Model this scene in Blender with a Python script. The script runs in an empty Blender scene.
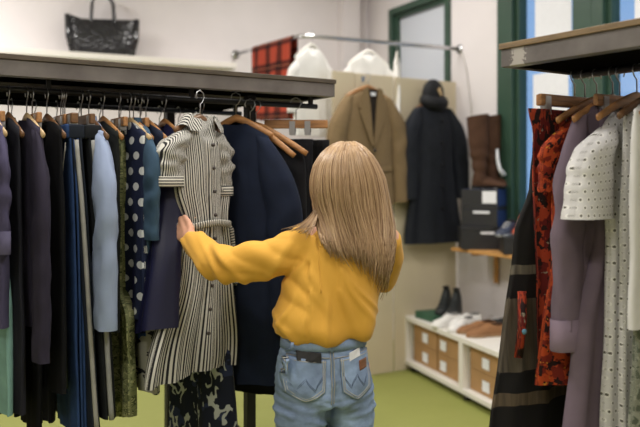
import bpy, bmesh, math, random
from mathutils import Vector, Matrix, noise
from mathutils.bvhtree import BVHTree
C = bpy.context.scene
PI = math.pi
R = random.Random(7)
F = 800.0      # focal length in pixels of a 640 px wide frame
H = 1.5        # camera height

def P(px, py, d):
    "world point seen at (px, py) at forward distance d (camera at origin, looking along +Y)"
    return Vector(((px - 320) / F * d, d, H - (py - 180) / F * d))
def lin(c):
    return tuple(((v / 255) / 12.92 if v / 255 <= .04045 else ((v / 255 + .055) / 1.055) ** 2.4) for v in c) + (1,)
def interp(tab, v):
    if v <= tab[0][0]: return tab[0][1]
    for (a, x), (b, y) in zip(tab, tab[1:]):
        if v <= b:
            k = (v - a) / (b - a) if b > a else 0
            return x + (y - x) * k
    return tab[-1][1]
def smooth(tab, v):
    if v <= tab[0][0]: return tab[0][1]
    for (a, x), (b, y) in zip(tab, tab[1:]):
        if v <= b:
            k = (v - a) / (b - a); k = k * k * (3 - 2 * k)
            return x + (y - x) * k
    return tab[-1][1]

# ------------------------------------------------------------------ materials
class NT:
    def __init__(s, name):
        s.m = bpy.data.materials.new(name); s.m.use_nodes = True
        s.t = s.m.node_tree; s.n = s.t.nodes; s.l = s.t.links
        s.b = s.n['Principled BSDF']; s.out = s.n['Material Output']
    def new(s, typ, **kw):
        n = s.n.new(typ)
        for k, v in kw.items(): setattr(n, k, v)
        return n
    def link(s, a, b): s.l.new(a, b)
    def math(s, op, a, b=None, c=None):
        n = s.new('ShaderNodeMath', operation=op)
        for i, v in enumerate((a, b, c)):
            if v is None: continue
            if isinstance(v, (int, float)): n.inputs[i].default_value = v
            else: s.link(v, n.inputs[i])
        return n.outputs[0]
    def mix(s, f, a, b):
        n = s.new('ShaderNodeMix', data_type='RGBA')
        for i, v in ((0, f), (6, a), (7, b)):
            if isinstance(v, (int, float, tuple)): n.inputs[i].default_value = v
            else: s.link(v, n.inputs[i])
        return n.outputs[2]
    def uv(s):
        t = s.new('ShaderNodeTexCoord'); sp = s.new('ShaderNodeSeparateXYZ')
        s.link(t.outputs['UV'], sp.inputs[0]); return t.outputs['UV'], sp.outputs[0], sp.outputs[1]
    def objc(s):
        return s.new('ShaderNodeTexCoord').outputs['Object']
    def scale(s, vec, sx, sy, sz):
        m = s.new('ShaderNodeMapping'); m.inputs['Scale'].default_value = (sx, sy, sz)
        s.link(vec, m.inputs[0]); return m.outputs[0]
    def noise(s, vec, sc, det=2, rough=.5):
        n = s.new('ShaderNodeTexNoise'); n.inputs['Scale'].default_value = sc
        n.inputs['Detail'].default_value = det; n.inputs['Roughness'].default_value = rough
        s.link(vec, n.inputs['Vector']); return n.outputs[0]
    def ramp(s, f, stops, const=False):
        n = s.new('ShaderNodeValToRGB'); e = n.color_ramp.elements
        if const: n.color_ramp.interpolation = 'CONSTANT'
        while len(e) < len(stops): e.new(.5)
        for q, (p, c) in zip(e, stops): q.position = p; q.color = c
        s.link(f, n.inputs[0]); return n.outputs[0]
    def bump(s, h, st=.3, dist=.002):
        n = s.new('ShaderNodeBump'); n.inputs['Strength'].default_value = st
        n.inputs['Distance'].default_value = dist
        s.link(h, n.inputs['Height']); s.link(n.outputs[0], s.b.inputs['Normal'])
    def col(s, v):
        if isinstance(v, tuple): s.b.inputs['Base Color'].default_value = v
        else: s.link(v, s.b.inputs['Base Color'])
    def set(s, rough=.6, metal=0, spec=.5, sheen=0):
        s.b.inputs['Roughness'].default_value = rough; s.b.inputs['Metallic'].default_value = metal
        s.b.inputs['Specular IOR Level'].default_value = spec
        s.b.inputs['Sheen Weight'].default_value = sheen
def plain(name, c, rough=.6, metal=0, var=.12, sc=30, spec=.5, bump=.0):
    t = NT(name); n = t.noise(t.objc(), sc, 3)
    a = lin(c); d = tuple(x * (1 - var) for x in a[:3]) + (1,); h = tuple(min(1, x * (1 + var)) for x in a[:3]) + (1,)
    t.col(t.ramp(n, [(.3, d), (.7, h)])); t.set(rough, metal, spec)
    if bump: t.bump(n, bump, .004)
    return t.m
_fc = {}
def fabric(c, rough=.9, var=.15, sheen=.0, spec=.2):
    k = (c, rough)
    if k in _fc: return _fc[k]
    t = NT('fabric_%d_%d_%d' % c); uv, u, v = t.uv()
    n = t.noise(t.scale(uv, 1, 1, 1), 14, 4); w = t.noise(t.scale(uv, 900, 900, 1), 1, 1)
    a = lin(c); d = tuple(x * (1 - var) for x in a[:3]) + (1,); h = tuple(min(1, x * (1 + var)) for x in a[:3]) + (1,)
    t.col(t.ramp(n, [(.3, d), (.7, h)])); t.set(rough, 0, spec, sheen)
    t.bump(w, .15, .001)
    _fc[k] = t.m; return t.m
def denim(c, fade=.5):
    t = NT('denim'); uv, u, v = t.uv()
    n = t.noise(uv, 9, 4, .6); w = t.noise(t.scale(uv, 700, 250, 1), 1, 2)
    a = lin(c); d = tuple(x * (1 - .45) for x in a[:3]) + (1,); h = tuple(min(1, x * (1 + fade)) for x in a[:3]) + (1,)
    base = t.ramp(n, [(.3, d), (.5, a), (.72, h)])
    t.col(t.mix(t.math('MULTIPLY', w, .35), base, tuple(min(1, x * 1.8) for x in a[:3]) + (1,)))
    t.set(.9, 0, .2); t.bump(w, .2, .001); return t.m
def stripes(c1, c2, per, duty=.5, wob=.0, horiz=False):
    t = NT('striped_cotton'); uv, u, v = t.uv()
    x = v if horiz else u
    if wob: x = t.math('ADD', x, t.math('MULTIPLY', t.noise(uv, 12, 1), wob))
    f = t.math('FRACT', t.math('DIVIDE', x, per)); k = t.math('GREATER_THAN', f, duty)
    t.col(t.mix(k, lin(c1), lin(c2))); t.set(.9, 0, .2); return t.m
def polka(bg, dot, s, r, st=1.0):
    t = NT('polka_dots'); uv, u, v = t.uv()
    row = t.math('FLOOR', t.math('DIVIDE', v, s))
    uu = t.math('ADD', t.math('DIVIDE', u, s * st), t.math('MULTIPLY', row, .5))
    a = t.math('SUBTRACT', t.math('FRACT', uu), .5); b = t.math('SUBTRACT', t.math('FRACT', t.math('DIVIDE', v, s)), .5)
    q = t.math('ADD', t.math('MULTIPLY', a, a), t.math('MULTIPLY', b, b))
    k = t.math('LESS_THAN', q, r * r)
    t.col(t.mix(k, lin(bg), lin(dot))); t.set(.8, 0, .25); return t.m
def printed(name, base, blobs, rough=.85):
    "fabric print: list of (colour, scale, sx, sy, threshold, kind)"
    t = NT(name); uv, u, v = t.uv(); col = lin(base)
    for i, (c, sc, sx, sy, th, kind) in enumerate(blobs):
        m = t.new('ShaderNodeMapping'); m.inputs['Scale'].default_value = (sx, sy, 1)
        m.inputs['Location'].default_value = (3.1 * i, 1.7 * i, 0); m.inputs['Rotation'].default_value = (0, 0, .5 * i)
        t.link(uv, m.inputs[0])
        if kind == 'noise': f = t.math('GREATER_THAN', t.noise(m.outputs[0], sc, 3, .55), th)
        elif kind == 'leaf':
            f = t.math('MULTIPLY', t.math('LESS_THAN', t.math('ABSOLUTE', t.math('SUBTRACT', t.noise(m.outputs[0], sc, 1), .5)), th), t.math('GREATER_THAN', t.noise(t.scale(uv, 1, 1, 1), sc * 1.1, 1), .50))
        elif kind == 'line':
            f = t.math('LESS_THAN', t.math('ABSOLUTE', t.math('SUBTRACT', t.noise(m.outputs[0], sc, 2), .5)), th)
        else:
            vn = t.new('ShaderNodeTexVoronoi'); vn.inputs['Scale'].default_value = sc
            t.link(m.outputs[0], vn.inputs['Vector']); f = t.math('LESS_THAN', vn.outputs['Distance'], th)
        col = t.mix(f, col, lin(c))
    t.col(col); t.set(rough, 0, .2); return t.m
def plaid():
    t = NT('red_plaid'); uv, u, v = t.uv()
    def band(x, per, lo, hi):
        f = t.math('FRACT', t.math('DIVIDE', x, per))
        return t.math('MULTIPLY', t.math('GREATER_THAN', f, lo), t.math('LESS_THAN', f, hi))
    a = band(u, .26, .3, .68); b = band(v, .2, .30, .68); thin = band(v, .2, .47, .51)
    c = t.mix(t.math('MULTIPLY', a, .75), lin((188, 78, 58)), lin((26, 22, 24)))
    c = t.mix(t.math('MULTIPLY', b, .75), c, lin((24, 22, 26))); c = t.mix(t.math('MULTIPLY', thin, .5), c, lin((190, 120, 90)))
    t.col(c); t.set(.9, 0, .2); return t.m
def eyelet(c, s=.03):
    t = NT('eyelet_cotton'); uv, u, v = t.uv()
    row = t.math('FLOOR', t.math('DIVIDE', v, s))
    uu = t.math('ADD', t.math('DIVIDE', u, s), t.math('MULTIPLY', row, .5))
    a = t.math('SUBTRACT', t.math('FRACT', uu), .5); b = t.math('SUBTRACT', t.math('FRACT', t.math('DIVIDE', v, s)), .5)
    q = t.math('ADD', t.math('MULTIPLY', a, a), t.math('MULTIPLY', t.math('MULTIPLY', b, b), .55))
    hole = t.math('LESS_THAN', q, .016); rim = t.math('LESS_THAN', q, .06)
    t.col(t.mix(hole, t.mix(t.math('MULTIPLY', rim, .4), lin(c), lin((250, 248, 240))), lin((104, 101, 94)))); t.set(.9, 0, .2)
    n = t.noise(uv, 60, 3); t.bump(t.math('ADD', n, t.math('MULTIPLY', rim, .7)), .5, .004); return t.m
def wood(name, c, sc=6, rough=.5):
    t = NT(name); o = t.objc()
    n = t.noise(t.scale(o, 3, 30, 30), sc, 4, .6)
    a = lin(c); d = tuple(x * .6 for x in a[:3]) + (1,); h = tuple(min(1, x * 1.35) for x in a[:3]) + (1,)
    t.col(t.ramp(n, [(.3, d), (.5, a), (.75, h)])); t.set(rough); return t.m
M = {}
M['wall'] = plain('white_plaster', (220, 214, 214), .95, 0, .02, 4)
M['ceil'] = plain('white_ceiling', (225, 223, 220), .95, 0, .02, 4)
def floor_mat():
    t = NT('green_floor'); o = t.objc(); n = t.noise(o, 1.2, 4); f = t.noise(o, 25, 3)
    t.col(t.mix(t.math('MULTIPLY', f, .3), t.ramp(n, [(.3, lin((140, 145, 76))), (.7, lin((154, 156, 88)))]), lin((126, 132, 66))))
    t.set(.55, 0, .3); return t.m
M['floor'] = floor_mat()
M['green'] = plain('dark_green_paint', (46, 72, 58), .45, 0, .08, 8)
def steel_mat(scuff=False):
    t = NT('worn_grey_steel'); o = t.objc(); n = t.noise(o, 6, 5, .6); w = t.noise(o, 40, 4, .7)
    c = t.ramp(n, [(.25, lin((88, 82, 80))), (.55, lin((112, 106, 103))), (.8, lin((128, 122, 120)))])
    c = t.mix(t.math('MULTIPLY', t.math('GREATER_THAN', t.math('MULTIPLY', n, w), .42), .6), c, lin((190, 184, 176)))
    if scuff:
        sp = t.new('ShaderNodeSeparateXYZ'); t.link(o, sp.inputs[0]); x = sp.outputs[0]
        k = t.math('SUBTRACT', 1, t.math('MULTIPLY', t.math('ABSOLUTE', t.math('SUBTRACT', x, .07)), 22))
        k = t.math('MULTIPLY', t.math('GREATER_THAN', t.math('ADD', k, t.math('MULTIPLY', t.math('SUBTRACT', t.noise(o, 70, 4, .7), .5), 2.2)), .45), .7)
        c = t.mix(k, c, lin((192, 186, 178)))
    t.col(c); t.set(.5, .25, .4); return t.m
M['steel'] = steel_mat(); M['scuffed'] = steel_mat(True)
M['blackmetal'] = plain('black_painted_metal', (26, 25, 25), .5, .3)
M['shadeblack'] = plain('board_shade_black', (17, 16, 16), 1.0, 0, .1, 30, 0)  # near-black holding the shade under and behind the rack boards
M['darkwood'] = wood('dark_board', (78, 68, 56), 3, .7)
M['midwood'] = wood('brown_board', (122, 100, 70), 3, .6)
M['hangwood'] = wood('hanger_wood', (168, 120, 74), 3, .4)
M['darkhang'] = wood('dark_hanger_wood', (112, 80, 52), 3, .4)
M['palehang'] = wood('pale_hanger_wood', (205, 176, 132), 3, .5)
M['chrome'] = plain('chrome', (205, 205, 208), .2, 1, .02)
M['wire'] = plain('steel_wire', (170, 170, 172), .3, .9, .02)
M['panel'] = plain('beige_board', (206, 193, 166), .8, 0, .04, 3)
M['white'] = plain('white_melamine', (226, 222, 214), .5, 0, .02, 5)
M['card'] = plain('brown_cardboard', (170, 132, 88), .85, 0, .08, 8)
M['blackcard'] = plain('black_box_card', (34, 34, 36), .55, 0, .1)
M['bluecard'] = plain('blue_box_card', (34, 54, 96), .55, 0, .1)
M['paper'] = plain('white_paper', (232, 233, 238), .9, 0, .02)
M['skin'] = plain('skin', (216, 164, 138), .5, 0, .06, 40, .4)
M['btn'] = plain('dark_button', (60, 52, 48), .35)
M['shellbtn'] = plain('pale_button', (176, 170, 156), .35)

# ------------------------------------------------------------------ mesh helpers
def link(o): C.collection.objects.link(o); return o
def mesh_obj(name, verts, faces, mat, parent=None, uvs=None, smooth_=True, bevel=0):
    me = bpy.data.meshes.new(name); me.from_pydata([tuple(v) for v in verts], [], faces)
    if uvs is not None:
        ul = me.uv_layers.new(name='UVMap')
        for lp in me.loops: ul.data[lp.index].uv = uvs[lp.vertex_index]
    me.materials.append(mat)
    if smooth_: me.polygons.foreach_set('use_smooth', [True] * len(me.polygons))
    me.update()
    o = link(bpy.data.objects.new(name, me))
    if parent: o.parent = parent
    if bevel:
        b = o.modifiers.new('bevel', 'BEVEL'); b.width = bevel; b.segments = 2; b.limit_method = 'ANGLE'
    return o
class MB:
    def __init__(s): s.v = []; s.f = []; s.u = []
    def add(s, vs, fs, us=None):
        b = len(s.v); s.v += [Vector(v) for v in vs]; s.f += [tuple(i + b for i in f) for f in fs]
        s.u += us if us else [(v[0] + v[1] * .3, v[2]) for v in vs]
        return s
    def box(s, x0, x1, y0, y1, z0, z1, mat=None):
        vs = [Vector((x, y, z)) for z in (z0, z1) for y in (y0, y1) for x in (x0, x1)]
        if mat: vs = [mat @ v for v in vs]
        return s.add(vs, [(0, 2, 3, 1), (4, 5, 7, 6), (0, 1, 5, 4), (2, 6, 7, 3), (0, 4, 6, 2), (1, 3, 7, 5)])
    def tube(s, pts, rad, n=10, cap=True, flat=1.0, up=None):
        pts = [Vector(p) for p in pts]; m = len(pts)
        rads = rad if isinstance(rad, (list, tuple)) else [rad] * m
        vs, fs, us = [], [], []
        t0 = (pts[1] - pts[0]).normalized()
        a = Vector(up) if up else (Vector((0, 0, 1)) if abs(t0.z) < .9 else Vector((1, 0, 0)))
        a = (a - t0 * a.dot(t0)).normalized(); L = 0
        for i, p in enumerate(pts):
            t = (pts[min(i + 1, m - 1)] - pts[max(i - 1, 0)]).normalized()
            a = (a - t * a.dot(t)).normalized(); b = t.cross(a)
            if i: L += (p - pts[i - 1]).length
            for k in range(n):
                th = 2 * PI * k / n
                vs.append(p + (a * math.cos(th) + b * math.sin(th) * flat) * rads[i]); us.append((k / n * 2 * PI * rads[0], L))
        for i in range(m - 1):
            for k in range(n):
                fs.append((i * n + k, i * n + (k + 1) % n, (i + 1) * n + (k + 1) % n, (i + 1) * n + k))
        if cap: fs += [tuple(range(n - 1, -1, -1)), tuple((m - 1) * n + k for k in range(n))]
        return s.add(vs, fs, us)
    def loft(s, rings, cap=True):
        n = len(rings[0]); vs = [v for r in rings for v in r]; fs = []
        for i in range(len(rings) - 1):
            for k in range(n):
                fs.append((i * n + k, i * n + (k + 1) % n, (i + 1) * n + (k + 1) % n, (i + 1) * n + k))
        if cap: fs += [tuple(range(n - 1, -1, -1)), tuple((len(rings) - 1) * n + k for k in range(n))]
        return s.add(vs, fs)
    def ball(s, c, rx, ry, rz, nu=16, nv=10, rot=None):
        c = Vector(c); rings = []
        for j in range(1, nv):
            ph = PI * j / nv - PI / 2
            r = []
            for k in range(nu):
                th = 2 * PI * k / nu
                q = Vector((rx * math.cos(ph) * math.cos(th), ry * math.cos(ph) * math.sin(th), rz * math.sin(ph)))
                if rot: q = rot @ q
                r.append(c + q)
            rings.append(r)
        return s.loft(rings)
    def build(s, name, mat, parent=None, smooth_=True, bevel=0):
        return mesh_obj(name, s.v, s.f, mat, parent, s.u, smooth_, bevel)
def ang(o, a=35):
    for p in o.data.polygons: p.use_smooth = False
    return o
def tag(o, label, cat, group=None):
    o['label'] = label; o['category'] = cat
    if group: o['group'] = group
    return o
def thing(name, loc, rz, label, cat, group=None):
    o = bpy.data.objects.new(name, None); link(o); o.empty_display_size = .05
    o.location = loc; o.rotation_euler = (0, 0, rz); return tag(o, label, cat, group)
def struct(o): o['kind'] = 'structure'; return o
def remesh(o, voxel, sm=2):
    m = o.modifiers.new('r', 'REMESH'); m.mode = 'VOXEL'; m.voxel_size = voxel; m.use_smooth_shade = True
    if sm:
        k = o.modifiers.new('s', 'SMOOTH'); k.iterations = sm; k.factor = .5
    dg = bpy.context.evaluated_depsgraph_get(); me = bpy.data.meshes.new_from_object(o.evaluated_get(dg))
    mats = list(o.data.materials); o.modifiers.clear(); old = o.data; o.data = me; bpy.data.meshes.remove(old)
    me.materials.clear()
    for q in mats: me.materials.append(q)
    me.polygons.foreach_set('use_smooth', [True] * len(me.polygons))
    return o
def box_uv(o, s=1.0):
    me = o.data; ul = me.uv_layers.get('UVMap') or me.uv_layers.new(name='UVMap')
    for lp in me.loops:
        c = me.vertices[lp.vertex_index].co; ul.data[lp.index].uv = (c.x + c.y * .4, c.z)

# ------------------------------------------------------------------ room shell
CR = Vector((.471, 8.0)); ER = Vector((.438, -.899)); EB = Vector((-.899, -.438)); NI = Vector((-.899, -.438))
WT = .2
room = Matrix(((ER.x, EB.x, 0, CR.x), (ER.y, EB.y, 0, CR.y), (0, 0, 1, 0), (0, 0, 0, 1)))  # local x along right wall, y along back wall
LX, LY, CH = 9.6, 7.0, 3.7
def rbox(name, x0, x1, y0, y1, z0, z1, mat, parent=None, bevel=0):
    return MB().box(x0, x1, y0, y1, z0, z1, room).build(name, mat, parent, False, bevel)
struct(rbox('floor', -WT, LX + WT, -WT, LY + WT, -.1, 0, M['floor']))
struct(rbox('ceiling', -WT, LX + WT, -WT, LY + WT, CH, CH + .1, M['ceil']))
struct(rbox('wall_back', -WT, 0, -WT, LY + WT, 0, CH, M['wall']))
struct(rbox('wall_left', 0, LX, LY, LY + WT, 0, CH, M['wall']))
struct(rbox('wall_front', LX, LX + WT, -WT, LY + WT, 0, CH, M['wall']))
W1 = (.46, 1.435, 1.2, 3.11); W2 = (2.076, 4.2, .95, 3.35)
wr = MB()
for x0, x1, z0, z1 in ((0, W1[0], 0, CH), (W1[0], W1[1], 0, W1[2]), (W1[0], W1[1], W1[3], CH), (W1[1], W2[0], 0, CH),
                       (W2[0], W2[1], 0, W2[2]), (W2[0], W2[1], W2[3], CH), (W2[1], LX, 0, CH)):
    wr.box(x0, x1, -WT, 0, z0, z1, room)
struct(wr.build('wall_right', M['wall'], None, False))
struct(rbox('trim_1', 0, .14, .16, .34, 0, CH, M['wall']))          # boxed pipe beside the corner
struct(rbox('baseboard_right', 0, LX, 0, .015, 0, .08, M['white']))
struct(rbox('baseboard_back', 0, .015, .36, LY, 0, .08, M['white']))
def glass_mat():
    t = NT('window_glass'); t.n.remove(t.b)
    tr = t.new('ShaderNodeBsdfTransparent'); tr.inputs[0].default_value = (.9, .96, 1, 1)
    g = t.new('ShaderNodeBsdfGlossy'); g.inputs['Roughness'].default_value = .05
    mx = t.new('ShaderNodeMixShader'); mx.inputs[0].default_value = .06
    t.link(tr.outputs[0], mx.inputs[1]); t.link(g.outputs[0], mx.inputs[2]); t.link(mx.outputs[0], t.out.inputs[0]); return t.m
def frost_mat():
    t = NT('frosted_glass'); t.n.remove(t.b)
    tl = t.new('ShaderNodeBsdfTranslucent'); tl.inputs[0].default_value = (.80, .80, .80, 1)
    df = t.new('ShaderNodeBsdfDiffuse'); df.inputs[0].default_value = (.80, .81, .83, 1)
    mx = t.new('ShaderNodeMixShader'); mx.inputs[0].default_value = .6
    t.link(tl.outputs[0], mx.inputs[1]); t.link(df.outputs[0], mx.inputs[2]); t.link(mx.outputs[0], t.out.inputs[0]); return t.m
M['glass'] = glass_mat(); M['frost'] = frost_mat()
def window(name, x0, x1, z0, z1, fw, glass, rails=()):
    fr = MB()
    for a, b, c, d in ((x0, x0 + fw, z0, z1), (x1 - fw, x1, z0, z1), (x0 + fw, x1 - fw, z0, z0 + fw), (x0 + fw, x1 - fw, z1 - fw, z1)):
        fr.box(a, b, -.12, .03, c, d, room)
    ln = .035                                             # stepped inner sash
    a0, a1, c0, c1 = x0 + fw, x1 - fw, z0 + fw, z1 - fw
    for a, b, c, d in ((a0, a0 + ln, c0, c1), (a1 - ln, a1, c0, c1), (a0 + ln, a1 - ln, c0, c0 + ln), (a0 + ln, a1 - ln, c1 - ln, c1)):
        fr.box(a, b, -.09, -.01, c, d, room)
    o = struct(fr.build(name, M['green'], None, False, .004))
    MB().box(a0 + ln - .005, a1 - ln + .005, -.055, -.047, c0 + ln - .005, c1 - ln + .005, room).build('pane', glass, o, False)
    return o
window('window_1', *W1, .06, M['frost'])
window('window_2', W2[0], 3.045, W2[2], W2[3], .17, M['glass'])
window('window_3', 3.045, W2[1], W2[2], W2[3], .1, M['glass'])
def poster(x0, x1, z0, z1, label):
    o = MB().box(x0, x1, -.046, -.044, z0, z1, room).build('paper_sheet', M['paper'], None, False)
    tag(o, label, 'paper sheet', 'paper sheets taped to the window')
poster(2.42, 2.79, 2.52, 3.12, 'white paper sheet on the left window pane above the right rack board')
poster(2.40, 2.76, 1.78, 2.27, 'white paper sheet on the left window pane below the right rack board')
poster(3.34, 3.85, 2.50, 3.12, 'white paper sheet on the window pane at the right edge of the photo')
# tree outside
tr = thing('tree', room @ Vector((2.6, -4.2, -.3)), 0, 'dark leafy tree seen through the green framed window', 'tree')
MB().tube([(0, 0, 0), (.05, 0, 1.6), (0, .1, 3.2), (.05, .05, 4.2)], [.14, .11, .06, .02]).build('trunk', M['darkwood'], tr)
for a_ in range(6): MB().tube([(.02, .06, 2.3 + .25 * a_), (.35 * math.cos(a_ * 2.2), .35 * math.sin(a_ * 2.2), 2.8 + .25 * a_), (.75 * math.cos(a_ * 2.2), .75 * math.sin(a_ * 2.2), 3.1 + .25 * a_)], [.035, .02, .008], 7).build('branch', M['darkwood'], tr)
lf = MB(); rr = random.Random(3)
for i in range(2600):
    c = Vector((rr.gauss(0, .5), rr.gauss(0, .5), 3.5 + rr.gauss(0, .65))); a = Vector((rr.uniform(-1, 1), rr.uniform(-1, 1), rr.uniform(-1, 1))).normalized()
    b = a.cross(Vector((rr.uniform(-1, 1), .3, rr.uniform(-1, 1)))).normalized(); s = rr.uniform(.05, .10)
    lf.add([c - a * s, c + b * s * .5, c + a * s, c - b * s * .5], [(0, 1, 2, 3)])
lf.build('foliage', plain('leaf_green', (58, 84, 76), .7, 0, .3, 2), tr, False)

# ------------------------------------------------------------------ lights
def ceiling_light(x, y, label, power, sx=1.2, sy=.3):
    p = room @ Vector((x, y, 0))
    t = thing('ceiling_light', (p.x, p.y, CH), math.atan2(ER.y, ER.x), label, 'ceiling light', 'ceiling light panels')
    MB().box(-sx / 2 - .03, sx / 2 + .03, -sy / 2 - .03, sy / 2 + .03, -.06, 0).build('housing', M['white'], t, False)
    em = NT('lamp_diffuser'); em.b.inputs['Emission Color'].default_value = (1, .95, .88, 1); em.b.inputs['Emission Strength'].default_value = 4
    MB().box(-sx / 2, sx / 2, -sy / 2, sy / 2, -.068, -.0605).build('diffuser', em.m, t, False)
    l = bpy.data.lights.new('lamp_light', 'AREA'); l.shape = 'RECTANGLE'; l.size = sx; l.size_y = sy; l.energy = power; l.color = (1, .965, .93)
    o = link(bpy.data.objects.new('lamp_light', l)); o.parent = t; o.location = (0, 0, -.08); l.energy *= .82
for i, (x, y, pw, w) in enumerate(((1.6, 1.2, 34, 'nearest the frosted window corner'), (1.5, 4.3, 105, 'above the back wall shelf'), (4.3, 1.4, 46, 'above the passage by the big window'),
                      (4.2, 3.6, 60, 'above the woman and the left rack'), (6.6, 2.2, 60, 'above the near end of the right rack'), (6.8, 5.0, 60, 'over the left front of the room'))):
    ceiling_light(x, y, 'white rectangular ceiling light panel ' + w, pw)
w = bpy.data.worlds.new('sky'); C.world = w; w.use_nodes = True
bg = w.node_tree.nodes['Background']; bg.inputs[0].default_value = (.36, .56, .90, 1); bg.inputs[1].default_value = .85
# ------------------------------------------------------------------ camera
cam = bpy.data.cameras.new('camera'); co = link(bpy.data.objects.new('camera', cam)); C.camera = co
co.location = (0, 0, H); co.rotation_euler = (PI / 2, 0, 0)
cam.sensor_width = 36; cam.lens = F / 640 * 36; cam.shift_y = -(213.5 - 180) / 640; cam.clip_start = .05
cam.dof.use_dof = True; cam.dof.focus_distance = 2.75; cam.dof.aperture_fstop = 2.0
vs = C.view_settings; vs.view_transform = 'Standard'; vs.look = 'None'; vs.exposure = 0; vs.gamma = 1; vs.use_curve_mapping = False
# ------------------------------------------------------------------ clothes racks
class Rack:
    def __init__(s, o, a):
        s.o = Vector(o); s.a = a; s.x = Vector((math.cos(a), math.sin(a))); s.y = Vector((-math.sin(a), math.cos(a)))
    def pt(s, x, y): return s.o + s.x * x + s.y * y
LEFT = Rack((.063, 3.37), math.atan2(.527, .85))       # runs to local -x, clothes hang across local y
RIGHT = Rack((.563, 2.49), math.atan2(-.827, .562))    # runs to local +x
ZU, ZR, RR = 1.85, 1.815, .011
HZ = ZR + RR - .108
def board_rack(rk, x0, x1, depth, yr, xr0, xr1, posts, label, top, under=True, steel=None, ZR=ZR):
    t = thing('clothes_rack', (rk.o.x, rk.o.y, 0), rk.a, label, 'clothes rack', 'board topped clothes racks')
    fh = .055
    fr = MB()                                           # angle-iron frame: outer faces and lips
    fr.box(x0, x1, 0, .006, ZU, ZU + fh).box(x0, x1, depth - .006, depth, ZU - .012, ZU + fh)
    fr.box(x0, x0 + .006, .006, depth - .006, ZU, ZU + fh).box(x1 - .006, x1, .006, depth - .006, ZU, ZU + fh)
    fr.box(x0, x1, .006, .04, ZU, ZU + .005).box(x0, x1, depth - .04, depth - .006, ZU, ZU + .005)
    fr.build('steel_frame', steel or M['steel'], t, False, .002)
    MB().box(x0 - .004, x1 + .004, -.006, depth + .004, ZU + fh, ZU + fh + .018).build('top_board', top, t, False, .002)
    if under: MB().box(x0 + .008, x1 - .008, .008, depth - .008, ZU + .006, ZU + .012).build('underside_shade', M['shadeblack'], t, False)  # added sheet, shade below the top board put into its colour
    MB().tube([(xr0, yr, ZR), (xr1, yr, ZR)], RR, 14).build('hanging_rail', M['blackmetal'], t)
    n = 5
    for i in range(n):
        x = xr0 + .03 + (xr1 - xr0 - .06) * i / (n - 1)
        MB().box(x - .008, x + .008, yr - .008, yr + .008, ZR, ZU + .02).build('rail_bracket', M['blackmetal'], t, False)
    for x, y in posts:
        MB().box(x - .02, x + .02, y - .02, y + .02, 0.012, ZU + .02).build('post', M['blackmetal'], t, False, .002)
        MB().box(x - .05, x + .05, y - .05, y + .05, 0, .012).build('foot_plate', M['blackmetal'], t, False)
    return t
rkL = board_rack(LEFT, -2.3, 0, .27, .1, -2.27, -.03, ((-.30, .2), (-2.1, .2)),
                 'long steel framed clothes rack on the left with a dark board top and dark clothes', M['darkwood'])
MB().tube([(-.30, .2, .40), (-1.5, .2, 1.55)], .016, 8).build('brace', M['steel'], rkL)
rkR = board_rack(RIGHT, 0, 1.7, .36, .31, .03, 1.66, ((.65, .33), (1.6, .33)),
                 'steel framed clothes rack on the right with a brown board top and scuffed frame corner', M['midwood'], ZR=ZR + .030, steel=M['scuffed'])
# second board rack standing back to back behind the left one
BACKR = Rack(LEFT.pt(-.124, .33), LEFT.a); YB = .60
board_rack(BACKR, -2.3, 0, .52, YB - .33, -2.27, -.02, ((-.30, .47), (-2.2, .47)), 'clothes rack with black rail and boards coloured as shade behind the left rack, hung with dark clothes', M['shadeblack'], True, M['shadeblack'])  # top and frame of this rack are darkened to read as shaded

# ------------------------------------------------------------------ hangers
def hook_pts(z0=0):
    return [(0, 0, z0), (0, 0, .056), (.012, 0, .065), (.022, 0, .082), (.018, 0, .099), (0, 0, .1085), (-.018, 0, .102), (-.024, 0, .087), (-.02, 0, .075)]
def coat_hanger(loc, rz, label, mat, hl=.205, drop=.07, group='wooden coat hangers'):
    t = thing('coat_hanger', loc, rz, label, 'hanger', group)
    b = MB(); pts = []
    for i in range(-10, 11):
        k = i / 10; a = abs(k)
        pts.append((hl * k, .012 * a * a, -drop * a ** 1.25 + .004 * (1 - a)))
    b.tube(pts, [.016 - .005 * abs(i / 10) for i in range(-10, 11)], 10, True, .55, (0, 0, 1))
    b.build('shoulder_bar', mat, t)
    MB().tube(hook_pts(.008), .0022, 6).build('hook', M['wire'], t)
    return t
def clip_hanger(loc, rz, label, mat, hl=.19, clips=(-.14, .14), group='clip hangers'):
    t = thing('clip_hanger', loc, rz, label, 'hanger', group)
    MB().box(-hl, hl, -.009, .009, -.022, .014).build('clamp_bar', mat, t, False, .004)
    MB().tube(hook_pts(.01), .0022, 6).build('hook', M['wire'], t)
    for x in clips:
        c = MB(); c.box(x - .012, x + .012, -.012, -.009, -.05, .008); c.box(x - .012, x + .012, .009, .012, -.05, .008)
        c.tube([(x - .014, 0, -.026), (x + .014, 0, -.026)], .011, 10)
        c.build('clip', M['wire'], t, False)
    return t

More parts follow.
